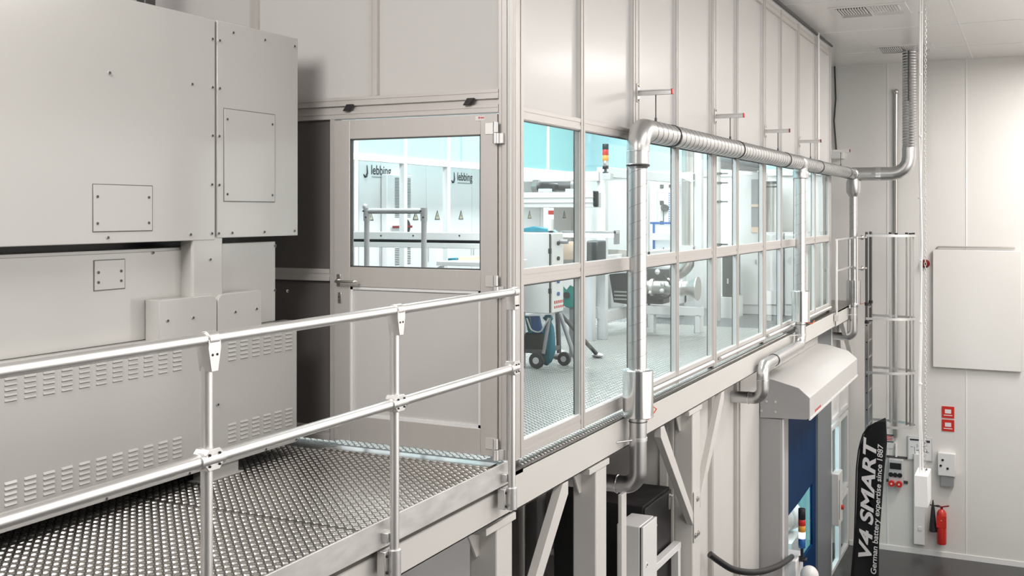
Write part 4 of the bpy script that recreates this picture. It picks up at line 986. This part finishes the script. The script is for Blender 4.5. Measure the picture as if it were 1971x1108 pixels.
# guard rail inside
ir = thing('inner_handrail', (-5.1, 7.4, 0), 'pale grey tube handrail seen through the door window', 'handrail')
xa, xb_, xc_ = xat(706, 7.4), xat(816, 7.4), xat(672, 6.6)
zt = zat(406, xa, 7.4)
MB().tube([(xa, 7.4, zt), (xb_, 7.4, zt)], .022, 18).build('rail', 'grey_l', ir)
MB().tube([(xa, 7.4, zt+.03), (xc_-.4, 7.4, zt+.04)], .022, 18).build('rail', 'grey_l', ir)
for xx in (xa, xb_):
    MB().tube([(xx, 7.4, 0), (xx, 7.4, zt)], .022, 18).build('post', 'grey_l', ir)
    MB().cyl((xx, 7.4, zt-.08), (xx, 7.4, zt+.025), .028, 18).cyl((xx+.012, 7.362, zt-.05), (xx+.012, 7.372, zt-.05), .006, 8, 1).cyl((xx-.012, 7.362, zt), (xx-.012, 7.372, zt), .006, 8, 1).build('clamp', ['grey_l', 'blk'], ir)
# long machine guard with slit
mg = thing('machine_guard', (-5, 9.2, 0), 'long pale machine guard with a black slit, seen through the door window', 'machine guard')
yy = 9.2
bxz(640, 990, 447, 461, yy, .12, 'upper_rail', 'white', mg); bxz(640, 990, 461.5, 466.5, yy+.03, .06, 'slit', 'blk', mg); bxz(640, 990, 467, 477, yy, .12, 'lower_rail', 'white', mg)
for px in (733, 795, 884): bxz(px-1.2, px+1.2, 452, 454.5, yy-.004, .01, 'screw', 'blk', mg, 0)
for px in (660, 985): bxz(px-7, px+7, 477, 900, yy, .08, 'leg', 'alu_light', mg)
tb = thing('white_tray_table', (-4.3, 8.4, 0), 'white tray table with pale clutter, low in the door window', 'table')
bxz(840, 945, 504, 512, 8.4, .75, 'tray', 'white', tb); bxz(842, 850, 512, 900, 8.45, .05, 'leg', 'alu_light', tb); bxz(935, 943, 512, 900, 8.45, .05, 'leg', 'alu_light', tb)
tag(bxz(882, 905, 494, 504, 8.7, .3, 'parts_box', 'peach', None), 'peach-coloured box on the white tray table', 'box')
tag(bxz(862, 878, 497, 504, 8.7, .2, 'tool_box', 'teal_d', None), 'small dark teal box on the white tray table', 'box')
# ---- coating machine seen through the facade
mc = thing('coating_machine', (-4.9, 12.2, 0), 'large aluminium-framed coating machine behind the first two facade bays', 'machine')
py_ = 12.3
def mpost(px0, px1, pyt, pyb, x=None, y=12.3, dy=.1, mm='alu_light'):
    a = at(px0, 408, y=y).x; b = at(px1, 408, y=y).x
    return MB().box(a, b, y, y+dy, max(0, zat(pyb, a, y)), zat(pyt, a, y)).build('post', mm, mc, bevel=.004)
mpost(1149, 1165, 322, 700); mpost(1120, 1141, 500, 700, y=12.1)
bxz(990, 1152, 331, 349, 12.25, .12, 'crossbeam', 'white', mc); bxz(990, 1143, 370, 399, 11.0, .22, 'crossbeam', 'white', mc)
m = MB(); za, zb_2 = zat(399, -5.2, 11.0), zat(370, -5.2, 11.0)
for k in (.33, .66): m.box(xat(990, 10.995), xat(1143, 10.995), 10.993, 11.0, za+(zb_2-za)*k-.006, za+(zb_2-za)*k)
m.build('groove', 'grey_l', mc)
bxz(1140, 1149, 367, 398, 11.0, .06, 'end_plate', 'blk', mc, .01)
xa, xb_ = xat(1035, 11.6), xat(1112, 11.6); zz = zat(359, xa, 11.6)
MB().cyl((xa, 11.6, zz), (xb_, 11.6, zz), .055, 18).build('drive_roller', 'dark', mc)
MB().cyl((xa-.05, 11.6, zz), (xa+.02, 11.6, zz), .08, 18).cyl((xb_-.06, 11.6, zz), (xb_, 11.6, zz), .08, 18).build('roller_flange', 'steel', mc)
bxz(1038, 1066, 352, 368, 11.3, .15, 'motor', 'blk', mc, .02); bxz(1036, 1056, 363, 369, 11.1, .1, 'bracket', 'teal_l', mc); bxz(1088, 1112, 363, 369, 11.1, .1, 'bracket', 'teal_l', mc)
ya, yb = 12.3, 15.8
def ybeam(x, y0, y1, z0, z1, mm='alu_light', nm='side_beam', w=.09): return MB().box(x-w, x, y0, y1, z0, z1).build(nm, mm, mc, bevel=.004)
xp = xat(1165, 12.3)
ybeam(xp, 12.4, 15.5, 1.98, 2.10); ybeam(xp, 12.4, 16.2, .20, .34, 'white'); ybeam(xp, 12.4, 16.0, .92, 1.02, 'white')
bxz(1100, 1152, 590, 612, 12.28, .08, 'crossbeam', 'white', mc)
for yv in (13.9, 15.6): MB().box(xp-.09, xp, yv, yv+.1, 0, 1.98).build('post', 'alu_light', mc, bevel=.004)
bxz(1128, 1150, 463, 505, 11.9, .3, 'fairing', 'dark', mc, .02); bxz(1060, 1210, 505, 513, 12.7, .3, 'bed', 'white', mc)
bxz(1166, 1212, 480, 505, 12.9, .3, 'bed_plate', 'steel', mc); bxz(1083, 1112, 465, 500, 12.0, .1, 'web_panel', 'peach', mc)
bxz(1168, 1186, 497, 506, 12.6, .1, 'terminal', 'blk', mc); bxz(1084, 1112, 500, 512, 12.0, .2, 'bed_front', 'steel', mc)
MB().prism([(xat(1172, 12.8), zat(527, -4.9, 12.8)), (xat(1212, 12.8), zat(524, -4.9, 12.8)), (xat(1212, 12.8), zat(584, -4.9, 12.8)), (xat(1181, 12.8), zat(581, -4.9, 12.8))], 'y', 12.8, 13.2).build('hopper', 'blk', mc, bevel=.006)
bxz(1140, 1176, 527, 592, 13.3, .5, 'side_panel', 'lowwall', mc); bxz(1128, 1140, 532, 588, 12.15, .05, 'cover_plate', 'dark', mc)
for k in range(3): bxz(1182, 1212, 560+7*k, 563+7*k, 12.79, .01, 'slot', 'steel', mc, 0)
# LED bar
lb_ = thing('inspection_lamp', (-5, 11.8, 1.2), 'glaring white LED inspection lamp across the machine', 'lamp')
xa, xb_ = xat(1078, 11.8), xat(1180, 11.8); zz = zat(452, xa, 11.8)
MB().box(xa, xb_+.05, 11.8, 11.9, zz+.02, zz+.05).build('housing', 'grey_l', lb_, bevel=.003)
MB().cyl((xa, 11.85, zz), (xb_, 11.85, zz), .024, 14).build('tube', 'led', lb_)
bxz(1181, 1186, 443, 470, 11.8, .12, 'bracket', 'grey', lb_)
# control desk
cx0 = xat(1059, 9.6)
cd_ = thing('control_desk', (cx0-.3, 9.7, .6), 'white control enclosure with round buttons on its narrow front, in the first facade bay', 'control enclosure')
zt, zb2 = zat(448, cx0, 9.6), zat(604, cx0, 9.6)
ye_ = yat(1083, cx0)
MB().box(cx0-.75, cx0, 9.6, ye_, zb2, zt).build('housing', 'white', cd_, bevel=.008)
MB().box(cx0, cx0+.012, 9.62, ye_-.01, zb2+.01, zt-.01).build('front_panel', 'lowwall', cd_, bevel=.003)
bxz(1057, 1059.5, 450, 602, 9.592, .01, 'door_gap', 'blk', cd_, 0)
for pyv in (483, 560): bxz(1055, 1060, pyv-5, pyv+5, 9.58, .02, 'lock', 'blk', cd_, .003)
ybn = (9.6+ye_)/2
for z, mm in ((zat(468, cx0, ybn), 'blk'), (zat(497, cx0, ybn), 'blk'), (zat(541, cx0, ybn), 'blue_l'), (zat(565, cx0, ybn), 'blue_l')):
    MB().cyl((cx0+.012, ybn, z), (cx0+.03, ybn, z), .02, 16).build('button', mm, cd_, bevel=.002)
z = zat(465, cx0, ybn)
MB().cyl((cx0+.012, ybn+.05, z), (cx0+.10, ybn+.05, z), .022, 14).build('key_switch', 'grey', cd_)
m = MB(); z_ = zat(585, cx0, 9.66)
for k in range(5): m.box(cx0+.012, cx0+.0135, 9.67+.05*k, 9.70+.05*k, z_-.045, z_-.02).box(cx0+.012, cx0+.0135, 9.67+.05*k, 9.70+.05*k, z_, z_+.03)
m.build('print_marks', 'redink', cd_)
MB().box(cx0-.45, cx0-.38, 9.75, 9.85, 0, zb2).build('leg', 'alu_light', cd_, bevel=.003)
xs = xat(1060.5, 9.7)
stack('signal_tower', xs, 9.7, zt, zat(400, xs, 9.7), .028, (('white', 2.4), ('lens_w', .9), ('red', .9), ('lens_w', .5)), 'white signal tower with one red segment on the white control enclosure', pole=.02)
tag(MB().prism([(cx0-.55, zt), (cx0-.05, zt), (cx0-.12, zt+.035), (cx0-.3, zt+.06), (cx0-.45, zt+.03)], 'y', 9.85, 9.95).build('glove_pile', 'teal_d', bevel=.01), 'crumpled dark teal gloves on top of the white control enclosure', 'gloves')
xs = xat(1165.5, 12.25)
stack('signal_tower', xs, 12.25, zat(333, xs, 12.25), zat(277, xs, 12.25), .038, (('blk', .5), ('steel', .9), ('orange', 1), ('red', 1), ('blk', 1)), 'signal tower with black, red, amber and grey segments on the machine post', pole=.05)
bxz(1159, 1175, 333, 346, 12.2, .1, 'mounting_box', 'grey_l', mc)
# reel
rx, ry = xat(1096, 10.6), 10.6; rz = zat(568, rx, ry)
rl = thing('cable_reel', (rx, ry, rz), 'green hose reel with a dark hub behind the control enclosure', 'reel')
MB().cyl((rx, ry, rz), (rx+.0, ry+.06, rz), .135, 36).build('disc', 'green', rl, bevel=.01)
MB().cyl((rx-.03, ry-.02, rz+.0), (rx-.03, ry, rz), .035, 16).build('hub', 'blk', rl)
MB().prism([(rx-.13, rz+.17), (rx+.12, rz+.17), (rx+.1, rz+.08), (rx+.02, rz+.11), (rx-.02, rz+.06), (rx-.06, rz+.1)], 'y', ry-.03, ry-.02).build('white_flap', 'white', rl)
MB().box(rx-.03, rx+.03, ry+.06, ry+.1, 0, rz+.05).build('stand', 'grey', rl, bevel=.004)
# cleaning cart
ct = thing('cleaning_cart', (-4.4, 9.9, 0), 'black cleaning cart with white-hubbed wheels and blue cloths under the control enclosure', 'cart')
wy = 9.75; wx = xat(1033, wy); wr = .08
def wheel(px, y, r, face='white'):
    x = xat(px, y)
    MB().cyl((x-.0, y-.02, r), (x, y+.02, r), r, 28).build('tyre', 'blk', ct, bevel=.008)
    MB().cyl((x, y-.026, r), (x, y-.02, r), r*.42, 18).build('hub', face, ct)
wheel(1033, wy, wr); wheel(1086, 10.05, .07)
bxz(1008, 1044, 640, 676, wy+.03, .3, 'tub', 'blk_t', ct, .03); bxz(1006, 1047, 672, 680, wy-.0, .4, 'frame', 'dark', ct)
q1, q2 = at(1057, 612, y=9.74), at(1046, 680, y=9.74)
MB().tube([q1, q2], .018, 10).build('upright', 'grey', ct)
a = at(1014, 612, y=9.72); b = at(1022, 635, y=9.72); c_ = at(1040, 641, y=9.72); d_ = at(1056, 612, y=9.72)
MB().tube(bent([a, b, c_, d_], .06, 6), .008, 8).build('hoop', 'tube', ct)
for i, px in enumerate((1013, 1023, 1031)):
    p0, p1 = at(px, 608, y=9.78), at(px+7, 640, y=9.78)
    m = MB().prism([(p0.x-.02, p0.z), (p0.x+.03, p0.z), (p1.x+.03, p1.z), (p1.x-.02, p1.z-.01)], 'y', 9.78, 9.80+.01*i)
    tag(m.build('cleaning_cloth', 'blue_l' if i else 'teal_d', None, bevel=.004), ['dark teal cleaning cloth hanging leftmost on the cart', 'blue cleaning cloth hanging in the middle on the cart', 'blue cleaning cloth hanging nearest the rubbish bag on the cart'][i], 'cloth', 'cloths on the cleaning cart')
pts = [(1056, 606, .03), (1055, 612, .05), (1056, 618, .028), (1056, 630, .05), (1055, 650, .075), (1053, 675, .082), (1052, 695, .06), (1052, 703, .01)]
ring_ = []
m = MB(); vs = []; nn = 22; random.seed(5)
for px, pyv, r in pts:
    q = at(px, pyv, y=9.86)
    for k in range(nn):
        a = 2*PI*k/nn; rr = r*(1+.14*math.sin(3*a+pyv)+.08*math.sin(7*a+pyv*.3))
        vs.append((q.x+rr*math.cos(a), 9.86+rr*.7*math.sin(a), q.z))
m.add(vs, [(i*nn+k, i*nn+(k+1) % nn, (i+1)*nn+(k+1) % nn, (i+1)*nn+k) for i in range(len(pts)-1) for k in range(nn)], 0, True)
tag(m.build('rubbish_bag', 'teal_d'), 'crumpled dark teal rubbish bag tied at the top beside the cart', 'bag')
tp = thing('tripod_stand', (-4.1, 10.2, 0), 'grey and black tripod stand with white feet by the first mullion', 'stand')
a = at(1077, 602, y=10.0); b = at(1113, 706, y=9.9); MB().tube([a, (b.x, b.y, .02)], .022, 10).build('leg', 'grey', tp)
b = at(1076, 676, y=10.25); MB().tube([a, (at(1073, 600, y=10.2)), (b.x, b.y, .1)], .026, 10).build('leg', 'dark', tp)
b = at(1150, 690, y=10.75); MB().tube([a, (b.x, b.y, .03)], .022, 10).build('leg', 'dark', tp)
MB().sphere((b.x, b.y, .028), .05, 8, sc=(1.3, 1, .55)).sphere((at(1074, 690, z=0).x, at(1074, 690, z=0).y, .05), .09, 10, sc=(1.1, .8, .55)).build('foot', 'white', tp)
# ---- ducts and pumps behind bays three and four
ip = thing('process_pipe', (-4.7, 14.2, 0), 'wide grey process pipe with elbow standing behind the third facade bay', 'pipe')
y_ = 13.6; xv = xat(1326, y_); rr = 13.5/FPX*(-sv*xv+cv*y_)
zel = zat(526, xv, y_)
MB().tube(bent([(xv, y_, 2.55), (xv, y_, zel), (xat(1262, y_), y_, zel)], .22, 10), rr, 28).build('pipe', 'steel', ip)
for pyv in (334, 348, 473, 490):
    z = zat(pyv, xv, y_); MB().cyl((xv, y_, z-.006), (xv, y_, z+.006), rr+.02, 28).build('clamp_ring', 'tube', ip)
xq = xat(1345, y_)
MB().box(xq-.05, xq+.05, y_-.05, y_+.05, 0, 3.2).build('support_post', 'alu_light', ip, bevel=.004)
for pyv in (340, 480): z = zat(pyv, xv, y_); MB().prism([(xv-.1, z), (xq-.05, z-.08), (xq-.05, z+.06), (xv-.1, z+.05)], 'y', y_-.13, y_-.10).build('bracket', 'white', ip)
pm = thing('vacuum_pump', (-4.8, 13.2, 0), 'dark vacuum pump with flared steel pipe behind the near vertical duct', 'pump')
y_ = 13.0; xa, xb_ = xat(1240, y_), xat(1342, y_); z = zat(552, xa, y_)
MB().tube([(xa-.3, y_, z), (xb_-.14, y_, z), (xb_-.08, y_, z), (xb_, y_, z)], [.09, .09, .10, .14], 28).cyl((xb_, y_, z), (xb_+.012, y_, z), .15, 28).build('pipe', 'steel', pm)
MB().cyl((xa+.1, y_-.02, z), (xa+.14, y_-.02, z), .11, 24).cyl((xb_-.2, y_, z), (xb_-.18, y_, z), .105, 24).build('flange', 'tube', pm)
bxz(1238, 1290, 515, 543, 13.0, .25, 'motor', 'dark', pm, .02); bxz(1236, 1276, 560, 585, 13.0, .3, 'base_block', 'blk', pm, .02)
MB().tube(bent([at(1278, 530, y=12.9), at(1290, 545, y=12.85), at(1298, 560, y=12.85), at(1285, 572, y=12.85), at(1268, 577, y=12.9)], .08, 6), .014, 8).build('hose', 'blk', pm)
for i in range(7):
    q = at(1243+random.random()*50, 515+random.random()*60, y=12.88); MB().sphere(q, .02+.015*random.random(), 6).build('fitting', random.choice(['tube', 'dark', 'white']), pm)
bxz(1240, 1350, 590, 606, 13.0, .12, 'skid', 'white', pm); bxz(1250, 1258, 606, 640, 13.0, .1, 'skid_leg', 'white', pm); bxz(1338, 1346, 606, 640, 13.0, .1, 'skid_leg', 'white', pm)
tag(MB().box(*(lambda p: (p.x-.2, p.x+.2, p.y, p.y+.25, 0, .14))(at(1268, 612, z=0))).build('floor_box', 'grey_l', bevel=.01), 'low light grey box on the tread plate under the pump', 'box')
vp = thing('thin_pipe', (-4.4, 15, 0), 'thin beige vertical pipe with black clamps behind the fourth facade bay', 'pipe')
y_ = 15.2; xv = xat(1382, y_); MB().tube([(xv, y_, .0), (xv, y_, 4.05)], .04, 16).build('pipe', 'alu', vp)
for pyv in (334, 352, 388, 470): z = zat(pyv, xv, y_); MB().cyl((xv, y_, z-.015), (xv, y_, z+.015), .055, 14).box(xv, xv+.14, y_-.015, y_+.015, z-.01, z+.01).build('clamp', 'dark', vp)
tag(MB().tube([(xat(1370, 15.6), 15.6, zat(308, -4.6, 15.6)), (xat(1455, 16.2), 16.2, zat(316, -4.4, 16.2))], .13, 22).build('insulated_duct', 'grey'), 'dark grey insulated duct high up behind the fourth bay', 'duct')
# cable board + hanging tool on the end wall
cbd = thing('cable_board', (-5, RY, 1.5), 'narrow upright board with dark switches and rows of dots on the end wall', 'board')
for px0, px1, mm in ((1266, 1296, 'lowwall'),): bxz(px0, px1, 352, 436, RY-.06, .05, 'board', mm, cbd)
for a_, b2 in ((355, 362), (386, 394), (425, 434)): bxz(1270, 1277, a_, b2, RY-.08, .02, 'switch', 'dark', cbd); 
bxz(1287, 1295, 355, 360, RY-.08, .02, 'switch', 'dark', cbd)
m = MB()
for k in range(14):
    for px in (1288, 1293):
        q = at(px, 372+4.4*k, y=RY-.065); m.box(q.x-.008, q.x+.008, RY-.068, RY-.06, q.z-.01, q.z+.01)
m.build('dots', 'blue_l', cbd)
q = at(1279, 400, y=RY-.1)
tag(MB().cyl((q.x, RY-.12, q.z), (q.x, RY-.02, q.z), .06, 14).tube([(q.x-.03, RY-.06, q.z+.1), (q.x-.03, RY-.06, q.z-.7)], .008, 8).build('wall_gauge', 'dark'), 'small dark gauge on a thin rod on the end wall', 'gauge')
# blue framed foil tent
tf = thing('foil_booth', (-5, 15.6, 0), 'clear foil booth with light blue frame between the near duct and the process pipe', 'booth')
y_ = 15.8
bxz(1240, 1304, 427, 431, y_, .04, 'frame_bar', 'blue_l', tf); bxz(1256, 1260, 431, 600, y_, .04, 'frame_bar', 'blue_l', tf); bxz(1302, 1306, 431, 600, y_, .04, 'frame_bar', 'blue_l', tf)
bxz(1260, 1302, 432, 476, y_+.02, .01, 'foil', 'clear', tf); bxz(1236, 1310, 449, 462, y_-.1, .05, 'white_bar', 'white', tf)
bxz(1245, 1300, 480, 500, y_-.2, .3, 'machine_head', 'grey_l', tf)
# cabinets at the far end
fc = [(1418, 1462, 'tall white cabinet with door behind the fourth mullion pair, left of the grey tank'), (1464, 1508, 'white equipment cupboard under the grey tank'), (1510, 1542, 'wide white cupboard at the far right inside the glazed room')]
for i, (a_, b2, lb2) in enumerate(fc):
    o = thing('equipment_cupboard', (-4, 16.4, 0), lb2, 'cupboard', 'white cupboards at the far end of the glazed room')
    bxz(a_, b2-1, 330 if i == 0 else 447, 640, 16.3, .6, 'housing', 'white', o, .01)
    hs = [x for x in o.children][0]
    bxz(a_+2, b2-3, 335 if i == 0 else 452, 586, 16.28, .02, 'door', 'lowwall', o, .005)
    bxz(b2-8, b2-6.6, 500, 508, 16.25, .03, 'door_handle', 'grey', o, 0)
    if i == 0:
        bxz(1446, 1459, 345, 447, 16.27, .02, 'window_strip', 'grey', o, 0); bxz(1446, 1459, 437, 447, 16.26, .02, 'amber_strip', 'peach', o, 0); bxz(1446, 1459, 393, 398, 16.26, .02, 'red_strip', 'peach', o, 0)
y_ = 16.6; xa, xb_ = xat(1474, y_), xat(1501, y_); xm = (xa+xb_)/2; r = (xb_-xa)/2
tk = thing('grey_tank', (xm, y_, 1.3), 'upright brushed grey tank standing on the white cupboard', 'tank')
MB().tube([(xm, y_, zat(447, xm, y_)), (xm, y_, zat(354, xm, y_))], r, 30).build('shell', 'steel', tk)
MB().cyl((xm, y_, zat(354, xm, y_)), (xm, y_, zat(349, xm, y_)), r+.03, 30).cyl((xm, y_, zat(361, xm, y_)), (xm, y_, zat(358, xm, y_)), r+.02, 30).build('flange', 'dark', tk)
wp = thing('oven_door', (-4.2, 15.5, 0), 'dark glazed oven door on a white plinth behind the fourth facade bay', 'oven')
bxz(1390, 1412, 478, 570, 15.6, .4, 'glazed_door', 'dark', wp); bxz(1374, 1391, 478, 570, 15.6, .4, 'side', 'lowwall', wp); bxz(1372, 1414, 570, 590, 15.55, .5, 'plinth', 'white', wp, .003) if False else MB().box(xat(1372, 15.55), xat(1414, 15.55), 15.55, 16.05, 0, zat(570, -4.4, 15.55)).build('plinth', 'white', wp, bevel=.003)
bxz(1398, 1401, 487, 493, 15.58, .02, 'handle', 'tube', wp); bxz(1399, 1402, 536, 546, 15.58, .02, 'handle', 'tube', wp)
#ROOM_END
